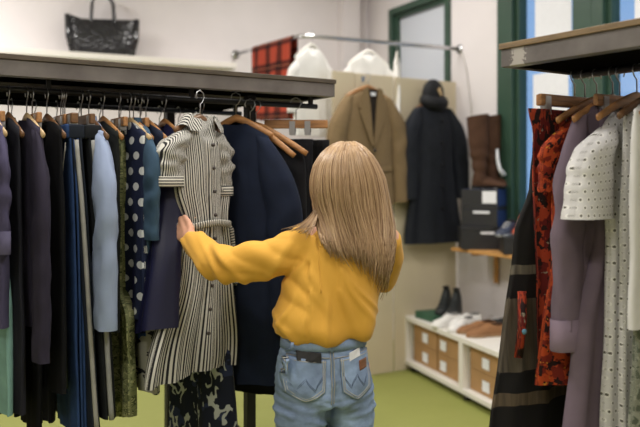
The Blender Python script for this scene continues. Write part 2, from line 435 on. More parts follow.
# ------------------------------------------------------------------ garments
def cloth_body(name, mat, parent, z1, z0, prof, thick, seed, amp=.012, sh=.065, nk=.3, nd=(.05, .015), lean=(0, 0), pull=None,
               nv=30, ns=60, freq=3.0, front=-1, hem=0.0, band=None, ramp=None, uvn=0):
    """hanging tube of cloth in local x (across) / y (through) / z; band=(v0,v1) cuts out only that stretch"""
    rr = random.Random(seed); ph = [rr.uniform(0, 6.28) for _ in range(6)]; k1, k2, k3 = freq * rr.uniform(.85, 1.15), freq * 2.1, freq * 3.7
    vs, us, fs = [], [], []; b0, b1 = band or (0, 1)
    for j in range(nv + 1):
        v = b0 + (b1 - b0) * j / nv
        hw = smooth(prof, v); th = interp([(0, .014), (.10, thick * .8), (.25, thick), (1, thick)], v)
        A = amp * (.12 + .88 * (interp(ramp, v) if ramp else min(1, v * 1.3)))
        for i in range(ns):
            a = 2 * PI * i / ns; c, s = math.cos(a), math.sin(a)
            xn = math.copysign(abs(c) ** .9, c); x = xn * hw
            y = math.copysign(abs(s) ** .75, s) * th
            f = math.sin(k1 * xn * 2 + ph[0] + .8 * v) * .6 + math.sin(k2 * xn * 2 + ph[1] - 1.1 * v) * .35 + math.sin(k3 * xn * 2 + ph[2] + 2 * v) * .18
            y += A * f + amp * .35 * noise.noise(Vector((x * 7 + seed, v * 5, s)))
            x += amp * .5 * math.sin(4 * v + ph[3]) * v + amp * .6 * noise.noise(Vector((seed * 1.3, v * 4, c * 1.5)))
            z = z1 - (z1 - z0) * v
            z -= sh * abs(xn) ** 1.2 * max(0, 1 - v * 1.4) ** 2
            if abs(xn) < nk:
                dd = nd[0] if s * front > 0 else nd[1]
                z -= dd * (1 - (xn / nk) ** 2) * max(0, 1 - v / .12)
            z += hem * math.sin(3 * xn + ph[4]) * v ** 4
            x += lean[0] * v; y += lean[1] * v
            if pull: px_, py_ = pull(v); x += px_; y += py_
            vs.append((x, y, z)); us.append(((xn * uvn if uvn else x - lean[0] * v) + (0 if s * front >= 0 else 1.13), z))
    for j in range(nv):
        for i in range(ns):
            k = (i + 1) % ns; fs.append((j * ns + i, j * ns + k, (j + 1) * ns + k, (j + 1) * ns + i))
    if not band or b0 == 0: fs.append(tuple(range(ns - 1, -1, -1)))
    return mesh_obj(name, vs, fs, mat, parent, us)
def cloth_sleeve(mat, parent, side, x0, z1, L, r0, r1, flat, seed, out=.04, fwd=0, name='sleeve', cuff=None, wr=.006, tilt=0):
    rr = random.Random(seed); n = 20; m = 24; vs, us, fs = [], [], []; o = rr.uniform(0, 9)
    for j in range(m + 1):
        s = j / m; k = math.sin(min(1, s * 2.2) * PI / 2)
        cx = side * (x0 - .03 + (out + .03) * k + tilt * s); cy = fwd * s * s; cz = z1 - L * s
        r = r0 + (r1 - r0) * s
        if s < .25: r *= .35 + .65 * math.sin(s / .25 * PI / 2)
        for i in range(n):
            a = 2 * PI * i / n; c, q = math.cos(a), math.sin(a)
            d = wr * (noise.noise(Vector((c * 1.5 + o, q * 1.5, s * 9))) + .6 * math.sin(s * 26 + 3 * c + o) * math.exp(-((s - .5) / .22) ** 2))
            vs.append((cx + side * (r + d) * c, cy + (flat * (1 if s > .2 else .5 + 2.5 * s) + d) * math.copysign(abs(q) ** .8, q), cz + .25 * r * c * (1 - s) * -1)); us.append((c * r * 1.3 + (0 if q > 0 else .77), cz))
    for j in range(m):
        for i in range(n):
            k = (i + 1) % n; fs.append((j * n + i, j * n + k, (j + 1) * n + k, (j + 1) * n + i))
    fs.append(tuple(range(n - 1, -1, -1)))
    o_ = mesh_obj(name, vs, fs, mat, parent, us)
    if cuff:
        cm, ch = cuff; base = vs[-n:]; cc = sum((Vector(q) for q in base), Vector()) / n; rings = []
        for dz, g in ((ch, 1.03), (ch, 1.08), (0, 1.10), (-.004, 1.06)):
            rings.append([Vector((cc.x + (q[0] - cc.x) * g, cc.y + (q[1] - cc.y) * g, q[2] + dz)) for q in base])
        b = MB().loft(rings, False); b.u = [(v.x * 1.3, v.z) for v in b.v]; b.build('cuff', cm, o_)
    return o_
def collar(mat, parent, z, rx=.07, ry=.03, h=.04, flare=1.25, name='collar', gap=.5, front=-1):
    n = 26; rings = []
    for dz, g in ((-.008, 1), (h * .8, .96), (h, 1.0), (h * .9, 1.08), (-.012, flare)):
        r = []
        for i in range(n):
            a = front * PI / 2 + gap * .5 + (2 * PI - gap) * i / (n - 1)
            r.append(Vector((rx * g * math.cos(a), ry * g * math.sin(a), z + dz - (.02 if math.sin(a) * front > .6 else 0))))
        rings.append(r)
    b = MB(); vs = [v for r in rings for v in r]; fs = []
    for j in range(len(rings) - 1):
        for i in range(n - 1): fs.append((j * n + i, j * n + i + 1, (j + 1) * n + i + 1, (j + 1) * n + i))
    b.add(vs, fs); return b.build(name, mat, parent)
def hang(rk, x, y): p = rk.pt(x, y); return p
def left_x(px, hw, yr=.1):
    "local rail position on the left rack whose garment near edge is seen at column px"
    k = (px - 320) / F; p = LEFT.pt(0, yr) - LEFT.y * hw
    return (k * p.y - p.x) / (LEFT.x.x - k * LEFT.x.y)
NEARL = LEFT.a - PI / 2                                 # local +x points to the near end of a hanger
NEARR = RIGHT.a - PI / 2
def zof(py, d): return H - (py - 180) * d / F
def garment(name, label, cat, group, cxy, rz, z1, z0, prof, thick, mat, seed, sleeves=None, coll=None, hanger=None, **kw):
    t = thing(name, (cxy.x, cxy.y, z0), rz, label, cat, group)
    cloth_body('body', mat, t, z1 - z0, 0, prof, thick, seed, **kw)
    x0 = prof[0][1]
    if sleeves:
        d = dict(L=.55, r0=.075, r1=.05, flat=.024, out=.025, wr=.0065); d.update(sleeves); sides = d.pop('sides', (1, -1)); m2 = d.pop('mat', mat)
        for s in sides: cloth_sleeve(m2, t, s, x0, z1 - z0 - kw.get('sh', .065) * 1.0, seed=seed + s, **d)
    if coll: collar(coll if not isinstance(coll, bool) else mat, t, z1 - z0 - .022, .055, .022, .022)
    if hanger: coat_hanger((cxy.x, cxy.y, HZ), rz, *hanger)
    return t
def seam_line(parent, x_of, zt, zb, th, mat, name='side_seam'):
    b = MB(); pts = [(x_of(k / 24), 0, zt - (zt - zb) * k / 24) for k in range(25)]
    b.tube(pts, th, 6, True, 1.6, (1, 0, 0)); return b.build(name, mat, parent)

DK = 'dark clothes on the left rack'
def on_left(name, label, cat, px, zb_py, hw, prof, thick, mat, seed, jit=0, hang_label=None, hmat=None, yr=.1, ztop=None, clip=None, **kw):
    sl = kw.get('sleeves'); x = left_x(px, hw + (sl.get('out', .03) + .03 if sl and sl.get('sides', (1,))[0] == 1 else 0), yr); c = LEFT.pt(x, yr); d = c.y - .19
    z0 = zof(zb_py, d); z1 = ztop or (HZ - .03 if clip else HZ + .014)
    if clip: clip_hanger((c.x, c.y, HZ), NEARL + jit, clip, M['hangwood'], max(.08, prof[0][1] + .015), (-prof[0][1] * .8, prof[0][1] * .8))
    g = garment(name, label, cat, DK, c, NEARL + jit, z1, z0, prof, thick, mat, seed, **kw)
    if hang_label: coat_hanger((c.x, c.y, HZ), NEARL + jit, hang_label, hmat or M['hangwood'], min(.205, hw))
    return g
f = fabric
straight = lambda a, b=None: [(0, a), (.2, a * 1.04), (1, b or a * 1.06)]
# first row, from the left edge of the photo rightwards
on_left('shirt', 'greyish purple shirt with rolled cuff at the left edge of the left rack', 'shirt', 4, 330, .2, straight(.19, .2), .028, f((70, 66, 90)), 11,
        sleeves=dict(L=.40, r0=.07, r1=.06, flat=.022, out=.01, cuff=(f((84, 80, 102)), .07)), coll=True, hang_label='wooden hanger of the greyish purple shirt at the left edge', hmat=M['palehang'])
on_left('skirt', 'pale mint green skirt whose hem shows low at the left edge', 'skirt', 7, 420, .17, [(0, .08), (.4, .1), (.65, .17), (1, .19)], .02, f((120, 156, 148)), 12, clip='clamp hanger of the mint green skirt', nd=(0, 0), nk=.01)
on_left('dress', 'long charcoal dress hanging between mint skirt and charcoal cardigan', 'dress', 19, 418, .18, straight(.17, .2), .022, f((30, 30, 37)), 13, hang_label='wooden hanger of the long charcoal dress', hmat=M['darkhang'])
on_left('cardigan', 'dark plum grey cardigan with long sleeve toward the shopper', 'cardigan', 44, 330, .2, straight(.19, .19), .032, f((46, 42, 56)), 14,
        sleeves=dict(L=.76, r0=.07, r1=.055, flat=.026, out=.03), hang_label='pale wooden hanger of the plum grey cardigan', hmat=M['palehang'])
on_left('trousers', 'long black trousers hanging right of the plum grey cardigan', 'trousers', 40, 440, .12, straight(.10, .11), .022, f((12, 12, 14)), 15, clip='clamp hanger of the long black trousers', nd=(0, 0), nk=.01)
on_left('top', 'black v neck top beside the dark blue jeans', 'top', 61, 396, .2, straight(.19, .2), .024, f((14, 14, 17)), 16, nd=(.16, .02), nk=.45, sleeves=dict(L=.3, out=.01, sides=(-1,)),
        hang_label='wooden hanger of the black v neck top', hmat=M['darkhang'])
on_left('scarf', 'narrow grey green scarf hanging low beside the jeans', 'scarf', 68, 398, .1, straight(.06, .09), .014, f((80, 88, 76)), 17, clip='clamp hanger holding the grey green scarf', nd=(0, 0), nk=.01)
def jeans_on_left(label, px_top, px_bot, zb, mat, edge, seed, hl, emat=None, stitch=True, hw=.15):
    x = left_x(px_top, hw, .1); c = LEFT.pt(x, .1); z0 = zof(zb, c.y - .12)
    t = thing('trousers', (c.x, c.y, z0), NEARL, label, 'trousers', DK); z1 = HZ - .03 - z0
    dx = (px_bot - px_top) / F * c.y; lean = (dx * .55, dx * .8)
    prof = [(0, hw), (.2, hw * 1.08), (1, hw * .88)]
    for s in (-1, 1):
        cloth_body('leg', mat, t, z1, 0, prof, .014, seed + s, amp=.006, sh=0, nk=.01, nd=(0, 0), lean=(lean[0], lean[1]), pull=lambda v, s=s: (0, s * .013))
    MB().box(-hw - .004, hw + .004, -.03, .03, z1 - .045, z1 + .004).build('waistband', mat, t, True, .006)
    def xo(k): return smooth(prof, k) + lean[0] * k + .004
    b = MB()
    for s in (0,):
        b = MB(); b.tube([(xo(k / 24) - .002, lean[1] * k / 24 + s * .014, z1 - .05 - (z1 - .05) * k / 24) for k in range(25)], edge, 6, True, 1.0, (1, 0, 0))
        b.build('side_seam', emat, t)
    if stitch:
        b = MB()
        for q in (0, .012): b.tube([(xo(.02) - .01 - .06 * k, -.03 + lean[1] * .1, z1 - .06 - q - .1 * k - .05 * k * k) for k in (0, .25, .5, .75, 1)], .0016, 5)
        b.build('pocket_stitching', f((198, 196, 188)), t)
    clip_hanger((c.x, c.y, HZ), NEARL, hl, M['darkhang'], .15, (-.1, .12))
DN = denim((36, 56, 92), .4); DN2 = denim((28, 33, 42), .3)
jeans_on_left('dark blue jeans with white pocket stitching on a clip hanger', 74, 84, 436, DN, .004, 21, 'dark clamp hanger holding the dark blue jeans', DN)
jeans_on_left('navy trousers with a pale grey side edge next to the jeans', 76, 98, 430, DN2, .0085, 22, 'dark clamp hanger holding the navy trousers with one pale edge', f((150, 148, 142)), False)
jeans_on_left('charcoal trousers with a pale grey side edge left of the light blue shirt', 93, 113, 420, fabric((26, 28, 31)), .0095, 23, 'dark clamp hanger holding the charcoal trousers with pale edge', f((144, 144, 142)), False)
on_left('shirt', 'light blue long sleeved shirt on the left rack', 'shirt', 110, 322, .19, straight(.17, .17), .03, f((142, 155, 182), var=.06), 31,
        sleeves=dict(L=.68, r0=.07, r1=.055, flat=.036, out=.035), coll=True, hang_label='dark wooden hanger of the light blue shirt', hmat=M['darkhang'])
on_left('jacket', 'dark olive black jacket edge right of the light blue shirt', 'jacket', 119, 335, .19, straight(.18, .18), .02, f((26, 28, 25)), 32,
        hang_label='wooden hanger of the olive black jacket', hmat=M['hangwood'])
PAIS = printed('olive_paisley', (118, 122, 84), [((84, 90, 58), 22, 1, .7, .56, 'noise'), ((150, 150, 108), 30, 1, 1, .035, 'line'), ((70, 76, 52), 40, 1, 1, .02, 'line')])
on_left('skirt', 'long olive paisley skirt hanging below the light blue shirt', 'skirt', 134, 424, .17, [(0, .05), (.56, .055), (.66, .15), (1, .17)], .03, PAIS, 33, clip='clamp hanger of the olive paisley skirt', nd=(0, 0), nk=.01, amp=.02, hem=.015)
POL = polka((26, 34, 60), (206, 208, 206), .056, .26, 1.5)
on_left('dress', 'navy dress with large white polka dots', 'dress', 147, 322, .19, [(0, .17), (.3, .17), (1, .19)], .03, POL, 34, amp=.014,
        hang_label='pale wooden hanger of the polka dot dress', hmat=M['palehang'])
on_left('shirt', 'teal blue denim shirt right of the polka dot dress', 'shirt', 153, 262, .17, straight(.18, .18), .024, f((58, 80, 100)), 35,
        sleeves=dict(L=.38, flat=.022, out=.01), coll=True, hang_label='wooden hanger of the teal blue denim shirt', hmat=M['hangwood'])
PATCH = printed('patchwork_print', (158, 156, 142), [((30, 30, 36), 7, 1, 2.2, .52, 'noise'), ((44, 70, 120), 5, 1, 1, .60, 'noise'), ((40, 96, 76), 6, 1.2, 1, .60, 'noise'), ((170, 60, 50), 9, 1, 1, .69, 'noise')])
on_left('skirt', 'patchwork skirt in blue, green, black and cream below the polka dot dress', 'skirt', 156, 398, .17, [(0, .05), (.5, .06), (.66, .15), (1, .18)], .024, PATCH, 36, clip='clamp hanger of the patchwork skirt', nd=(0, 0), nk=.01)
on_left('dress', 'dark denim blue dress left of the navy satin dress', 'dress', 163, 312, .18, straight(.17, .18), .02, f((26, 34, 52)), 37, hang_label='pale wooden hanger left of the striped dress', hmat=M['hangwood'])
SAT = NT('navy_satin'); SAT.col(lin((23, 24, 52))); SAT.set(.42, 0, .35)
on_left('dress', 'shiny navy satin dress with folds pushed against the striped dress', 'dress', 182, 328, .18, [(0, .15), (.3, .17), (1, .2)], .05, SAT.m, 38, amp=.034, freq=4.5, lean=(.11, -.115), hem=.02,
        hang_label='wooden hanger of the navy satin dress', hmat=M['hangwood'])
# navy floral skirt below the striped dress
FLOR = printed('navy_floral', (30, 34, 48), [((44, 52, 80), 9, 1, 1, .56, 'noise'), ((176, 180, 176), 15, 1.8, .8, .03, 'leaf'), ((150, 156, 150), 26, 2.2, .7, .30, 'noise_') if 0 else ((190, 190, 182), 17, 2.4, .8, .735, 'noise')])
c = Vector((-.475, 3.17))
garment('skirt', 'navy skirt with white leaf print hanging below the striped dress', 'skirt', DK, c, math.radians(-28), HZ - .04, .50, [(0, .07), (.4, .08), (.58, .095), (.75, .145), (1, .165)], .035, FLOR, 39, amp=.02, nd=(0, 0), nk=.01, sh=0)
clip_hanger((c.x + .0, c.y + .05, HZ), NEARL, 'clamp hanger of the navy leaf print skirt behind the striped dress', M['darkhang'], .14, (-.08, .08))
# striped shirt dress that the shopper holds
STR = stripes((192, 189, 180), (38, 38, 40), .0088, .52, .0)
c = Vector((-.452, 3.02)); z0 = .785; z1 = HZ + .05; rz = math.radians(58)
sd = thing('shirt_dress', (c.x, c.y, z0), rz, 'black and white striped shirt dress pulled forward by the shopper', 'dress', DK)
wd = Matrix.Rotation(-rz, 2)
def dpull(v):
    w = wd @ Vector((interp([(0, 0), (.45, .012), (.6, .0), (1, -.03)], v), interp([(0, 0), (.25, -.02), (.5, -.03), (1, -.06)], v))); return w.x, w.y
dprof = [(0, .13), (.12, .15), (.25, .15), (.42, .12), (.55, .15), (1, .245)]
cloth_body('body', STR, sd, z1 - z0, 0, dprof, .04, 51, amp=.022, freq=4.2, nd=(.10, .01), nk=.34, pull=dpull, nv=44, ns=96, hem=.008, front=-1, uvn=.17, sh=.12,
           ramp=[(0, .2), (.3, .5), (.45, 1.0), (.6, .6), (1, 1)])
STRB = stripes((190, 186, 174), (46, 46, 46), .0105, .55, .0, True)
for s, L in ((-1, .205), (1, .24)):
    cloth_sleeve(STR, sd, s, .125, z1 - z0 - .085, L, .07, .06, .05, 60 + s, out=.035 if s < 0 else -.02, cuff=(STRB, .035), wr=.01, tilt=.02 if s < 0 else 0)
collar(STR, sd, z1 - z0 - .055, .075, .04, .035, 1.55, gap=1.0)
b = MB()
def dress_front(v, xn=0.0):
    q = dpull(v); return Vector((xn * smooth(dprof, v) + q[0], -.044 + q[1] - .02 * v, (z1 - z0) * (1 - v)))
for i in range(9):
    v = .14 + i * .088; p = dress_front(v); o = MB(); o.tube([p + Vector((0, -.016, 0)), p + Vector((0, -.010, 0))], .007, 10); o.build('button', M['btn'], sd)
b = MB(); pw = [Vector((math.cos(a) * .145 + dpull(.44)[0], math.sin(a) * .066 + dpull(.44)[1], (z1 - z0) * .56 + .006 * math.sin(3 * a))) for a in [2 * PI * i / 32 for i in range(33)]]
b.tube(pw, .013, 8, False, .35, (0, 0, 1)); e = pw[0]
b.tube([e, e + Vector((.02, -.01, -.03)), e + Vector((.03, -.015, -.14)), e + Vector((.05, -.02, -.22)), e + Vector((.03, -.02, -.245)), e + Vector((.005, -.01, -.22)), e + Vector((.01, -.005, -.12)), e + Vector((0, 0, -.02))], .009, 8, True, .35)
b.build('belt', STRB, sd)
th_ = coat_hanger((c.x, c.y, HZ + .012), rz, 'wooden hanger inside the striped shirt dress', M['darkhang'], .13, .05)
# navy coat turned toward the room
COAT = f((20, 28, 46), .85); x = left_x(236, 0, .1); c = LEFT.pt(x, .1); rz = math.radians(-24)
nc = garment('coat', 'long dark navy coat hanging right of the striped dress', 'coat', DK, c, rz, HZ + .03, zof(380, c.y), [(0, .15), (.08, .17), (.25, .185), (1, .22)], .05, COAT, 61, amp=.016, sh=.075,
             sleeves=dict(L=.74, r0=.085, r1=.062, flat=.05, out=.055, tilt=.025), nd=(.03, .01))
coat_hanger((c.x, c.y, HZ + .028), rz, 'wooden hanger rising from the navy coat collar', M['hangwood'], .16)
# black dress slipping on a bare wooden hanger, and black trousers on the clip hanger
x = left_x(256, 0, .1); c = LEFT.pt(x, .1); rz = math.radians(-24)
garment('dress', 'black sleeveless dress slipping off a bare wooden hanger', 'dress', DK, c + Vector((.05, .02)), rz, HZ - .035, .62, [(0, .16), (.1, .17), (1, .2)], .03, f((20, 20, 23)), 62, amp=.012, sh=.06, nd=(.02, .02), nk=.5)
coat_hanger((c.x, c.y, HZ + .002), rz, 'long bare wooden hanger beside the navy coat', M['hangwood'], .225, .115)
coat_hanger((c.x - .02, c.y - .045, HZ + .002), rz + .04, 'wooden hanger in front of the long bare hanger, ends cut by the navy coat', M['hangwood'], .19, .125)
x = left_x(296, 0, .1); c = LEFT.pt(x, .1); rz = math.radians(-6)
clip_hanger((c.x, c.y, HZ + .022), rz, 'wooden clip hanger at the right end of the left rack', M['hangwood'], .135, (-.015, .05))
for dx, w_, lab, s in ((.02, .05, 'black trousers clipped to the right end hanger of the left rack', 64), (.1, .045, 'black lace trimmed skirt at the far right end of the left rack', 65)):
    q = c + Vector((dx, .0 if dx < .05 else .06))
    garment('trousers' if s == 64 else 'skirt', lab, 'trousers' if s == 64 else 'skirt', DK, q, rz, HZ - .045, .66, [(0, w_), (1, w_ * 1.5)], .02, f((24, 24, 28)) if s == 64 else f((17, 17, 19)), s, amp=.012, sh=.0, nd=(0, 0), nk=.01)
# second row on the rail behind
BK = 'dark clothes on the rack behind the left rack'
cols = [(16, 16, 18), (14, 16, 24), (24, 23, 24), (17, 19, 17), (22, 22, 32), (11, 11, 12)]
nm = ['black', 'navy', 'charcoal', 'dark olive', 'slate blue', 'jet black']
ordw = ['first', 'second', 'third', 'fourth', 'fifth', 'sixth', 'seventh', 'eighth', 'ninth', 'tenth', 'eleventh', 'twelfth', 'thirteenth', 'fourteenth', 'fifteenth', 'sixteenth', 'seventeenth', 'eighteenth']
for i in range(18):
    x = -.37 - i * .09; c = LEFT.pt(x, YB); k = (i * 5) % 6; rr = random.Random(i)
    z0 = rr.uniform(.50, .68) if i > 3 else rr.uniform(.62, .7); jit = rr.uniform(-.12, .12)
    g = garment('jacket', '%s jacket, %s from the right end of the rack behind the left rack' % (nm[k], ordw[i]), 'jacket', BK, c, NEARL + jit, HZ + .0, z0, straight(.17, .19), .026, f(cols[k]), 200 + i,
            sleeves=dict(L=rr.uniform(.5, .75), flat=.026, out=.03, sides=(1,)), nd=(.1, .02), nk=.4)
    coat_hanger((c.x, c.y, HZ + .006), NEARL + jit, 'hanger, %s from the right end of the rack behind the left rack' % ordw[i], (M['palehang'], M['hangwood'], M['palehang'], M['darkhang'])[i % 4], .19, .06, 'hangers on the rack behind')

# ------------------------------------------------------------------ right rack clothes
HR_ = HZ + .030
RG = 'clothes on the right rack'
def on_right(name, label, cat, x, z1, z0, prof, thick, mat, seed, jit=0, hl=None, hmat=None, yr=.31, **kw):
    c = RIGHT.pt(x, yr)
    g = garment(name, label, cat, RG, c, NEARR + jit, z1, z0, prof, thick, mat, seed, **kw)
    if hl: coat_hanger((c.x, c.y, HR_ + .003), NEARR + jit, hl, hmat or M['hangwood'])
    return g
ORF = printed('orange_floral', (178, 72, 36), [((120, 40, 28), 30, 1, 1, .52, 'noise'), ((44, 26, 24), 44, 1, .8, .56, 'noise'), ((196, 140, 50), 50, 1, 1, .66, 'noise')])
RED = printed('red_print', (160, 62, 38), [((100, 32, 30), 22, 1.6, .5, .49, 'noise'), ((42, 28, 28), 40, 1, .6, .54, 'noise'), ((140, 130, 112), 46, 1, 1, .66, 'noise')])
def band_skirt():
    t = NT('banded_skirt'); uv, u, v = t.uv()
    z = t.math('ADD', v, t.math('MULTIPLY', t.math('SUBTRACT', t.noise(uv, 6, 2), .5), .03))
    n = t.noise(t.scale(uv, 70, 3, 1), 1, 3)
    n = t.math('MULTIPLY', n, 1.4)
    z = t.math('DIVIDE', z, 1.25)
    c = t.ramp(z, [(0, lin((24, 23, 24))), (.245, lin((120, 104, 84))), (.275, lin((24, 23, 24))), (.325, lin((112, 102, 88))), (.505, lin((28, 26, 26))), (.565, lin((130, 122, 108))), (.588, lin((26, 25, 25)))], True)
    t.col(t.mix(t.math('MULTIPLY', n, .75), c, lin((30, 28, 28)))); t.set(.85, 0, .2); return t.m
c = RIGHT.pt(.035, .31); z0 = .50
vs_ = thing('skirt', (c.x, c.y, z0), NEARR, 'long black skirt with tan bands at the left end of the right rack', 'skirt', RG)
cloth_body('body', band_skirt(), vs_, HR_ - .03 - z0, 0, [(0, .17), (.18, .20), (.32, .275), (1, .40)], .03, 71, amp=.022, freq=5, sh=.01, nk=.01, nd=(0, 0))
b = MB()                                               # embroidered orange tab with its bead
xa = smooth([(0, .17), (.18, .20), (.32, .275), (1, .40)], .53)
b.tube([(xa - .012, .034, .66), (xa - .008, .038, .56), (xa + .006, .036, .46)], .017, 8, True, .6); b.build('embroidered_tab', RED, vs_)
MB().ball((xa - .004, .05, .54), .009, .006, .009).build('bead', f((90, 130, 150)), vs_)
clip_hanger((c.x, c.y, HR_ + .01), NEARR, 'wooden clamp hanger holding the banded black skirt', M['hangwood'], .18, (-.14, .14))
c2 = RIGHT.pt(.075, .31)
garment('top', 'dark red and orange printed top clipped to a clamp hanger', 'top', RG, c2, NEARR, 1.72, .93, [(0, .275), (.1, .255), (.5, .235), (1, .24)], .022, RED, 72, amp=.018, freq=5, sh=.0, nk=.5, nd=(.05, .0), lean=(-.02, 0))
clip_hanger((c2.x, c2.y, HR_ + .006), NEARR, 'wooden clamp hanger sticking out left on the right rack', M['hangwood'], .22, (-.15, .19))
on_right('dress', 'bright orange floral dress between the red top and the mauve jacket', 'dress', .12, HR_ - .02, .88, [(0, .18), (.15, .20), (.4, .215), (1, .265)], .03, ORF, 73, amp=.02, freq=4,
         hl='wooden hanger of the orange floral dress', sleeves=dict(L=.2, r0=.07, r1=.07, out=.02, sides=(1,)))
MAU = f((112, 98, 110), .9, .08); MAU2 = f((126, 110, 122), .9, .08)
on_right('jacket', 'mauve grey long sleeved jacket left of the white eyelet dress', 'jacket', .180, HR_ + .014, 1.0, straight(.185, .2), .036, MAU, 74, amp=.012,
         sleeves=dict(L=.70, r0=.062, r1=.052, flat=.034, out=.02, cuff=(MAU2, .09), tilt=.02), hl='wooden hanger of the mauve grey jacket')
on_right('skirt', 'long mauve grey skirt below the mauve jacket', 'skirt', .205, HR_ - .03, .52, [(0, .1), (.3, .13), (.6, .22), (1, .30)], .04, MAU, 75, amp=.022, nd=(0, 0), nk=.01, sh=0)
EY = eyelet((208, 206, 205), .024)
on_right('dress', 'white eyelet dress with flared short sleeves on the right rack', 'dress', .265, HR_ + .01, .5, [(0, .17), (.1, .165), (.3, .15), (1, .19)], .04, EY, 76, amp=.02, freq=3.5, nd=(.05, .03), nk=.45, sh=.10,
         sleeves=dict(L=.27, r0=.06, r1=.09, flat=.055, out=.045, wr=.003, tilt=.02), hl='dark wooden hanger in the white eyelet dress')
on_right('cardigan', 'white textured knit cardigan right of the eyelet dress', 'cardigan', .335, HR_ + .012, .62, straight(.16, .165), .03, eyelet((198, 196, 194), .022), 77, amp=.014,
         sleeves=dict(L=.5, flat=.03, out=.0, sides=(-1,)), hl='dark wooden hanger of the white knit cardigan', hmat=M['darkhang'])
LACE = printed('grey_green_lace', (92, 98, 86), [((150, 152, 140), 18, 1, .8, .04, 'line'), ((132, 134, 122), 34, 1, 1, .05, 'line')])
on_right('skirt', 'grey green lace skirt at the right edge under the white blouse', 'skirt', .40, HR_ - .03, .5, [(0, .1), (.5, .2), (1, .235)], .03, LACE, 78, nd=(0, 0), nk=.01, sh=0)
on_right('blouse', 'plain white blouse at the right edge of the photo', 'blouse', .405, HR_ + .012, 1.09, straight(.215, .25), .035, f((216, 214, 212), .9, .05), 79, amp=.01,
         hl='wooden hanger of the plain white blouse')

for x, lab in ((.205, 'clamp hanger of the long mauve skirt'), (.40, 'clamp hanger of the grey green lace skirt')):
    c = RIGHT.pt(x, .31); clip_hanger((c.x, c.y, HR_), NEARR, lab, M['hangwood'], .12, (-.08, .08))
# ------------------------------------------------------------------ back corner: partition, rail, hung coats
PA = Rack((.097, 5.956), math.radians(32))
PH = 2.315
for i, (x0, x1, lab) in enumerate(((0, .196, 'narrow beige board at the left end of the partition'), (.2, .562, 'beige partition board behind the tweed blazer'), (.58, 1.21, 'wide beige partition board behind the black coat'))):
    o = MB().box(0, x1 - x0, 0, .02, 0, PH - .004 * i).build('partition_board', M['panel'], None, False, .003)
    p = PA.pt(x0, 0); o.location = (p.x, p.y, 0); o.rotation_euler = (0, 0, PA.a); tag(o, lab, 'partition board', 'beige partition boards')
# L shaped rail above
A0, A1, A2 = Vector((-.785, 7.39, 2.66)), Vector((-.13, 5.98, 2.58)), Vector((1.165, 6.605, 2.58))
rail = thing('curtain_rail', A1, 0, 'bent chrome rail fixed across the corner above the partition', 'rail')
pts = [A0.lerp(A1, k) for k in (0, .3, .6, .85)]
for k in range(7):
    s = k / 6; a, b = A0.lerp(A1, .93), A1.lerp(A2, .07); pts.append(a.lerp(A1, s).lerp(A1.lerp(b, s), s))
pts += [A1.lerp(A2, k) for k in (.2, .5, .8, 1)]
MB().tube([p - A1 for p in pts], .0165, 12).build('tube', M['chrome'], rail)
for p, n_ in ((A0, Vector((.438, -.899, 0))), (A2, Vector((-.899, -.438, 0)))):
    q = p - A1; MB().tube([q - n_ * .03, q + n_ * .02], .038, 16).build('flange', M['chrome'], rail)
def wallpt(l, z, off=.008): return room @ Vector((l, off, z))
cord = MB().tube([wallpt(1.6, 2.55), wallpt(1.66, 2.4), wallpt(1.72, 2.1), wallpt(1.76, 1.7), wallpt(1.78, 1.45)], .004, 6).build('cord', f((190, 186, 180)), None)
tag(cord, 'thin pale cord running down the white wall below the rail end', 'cord')
# plaid blanket over the rail
k0, k1 = A0.lerp(A1, .335), A0.lerp(A1, .90); L = (k1 - k0).length; ex = (k1 - k0) / L; ey = Vector((ex.y, -ex.x, 0)) * -1
vs, fs, us = [], [], []; nx, nz = 24, 40
prof = [(-.028 - .02 * (1 - q), -.62 * (1 - q)) for q in [i / 16 for i in range(17)]] + [(.022 * math.cos(PI - a), .022 * math.sin(a)) for a in [PI * i / 6 for i in range(1, 6)]] + [(.028 + .02 * q, -.62 * q) for q in [i / 16 for i in range(17)]]
for j, (y, z) in enumerate(prof):
    for i in range(nx + 1):
        x = L * i / nx; w = .012 * math.sin(x * 17 + 1) * min(1, -min(z, 0) * 4)
        vs.append(ex * x + ey * (y + w) + Vector((0, 0, z))); us.append((x, z if j > 18 else .3 - z))
for j in range(len(prof) - 1):
    for i in range(nx): a = j * (nx + 1) + i; fs.append((a, a + 1, a + nx + 2, a + nx + 1))
bl = mesh_obj('blanket', vs, fs, plaid(), None, us); bl.location = k0
m_ = bl.modifiers.new('thick', 'SOLIDIFY'); m_.thickness = .006
tag(bl, 'red and black plaid blanket draped over the chrome rail', 'blanket')
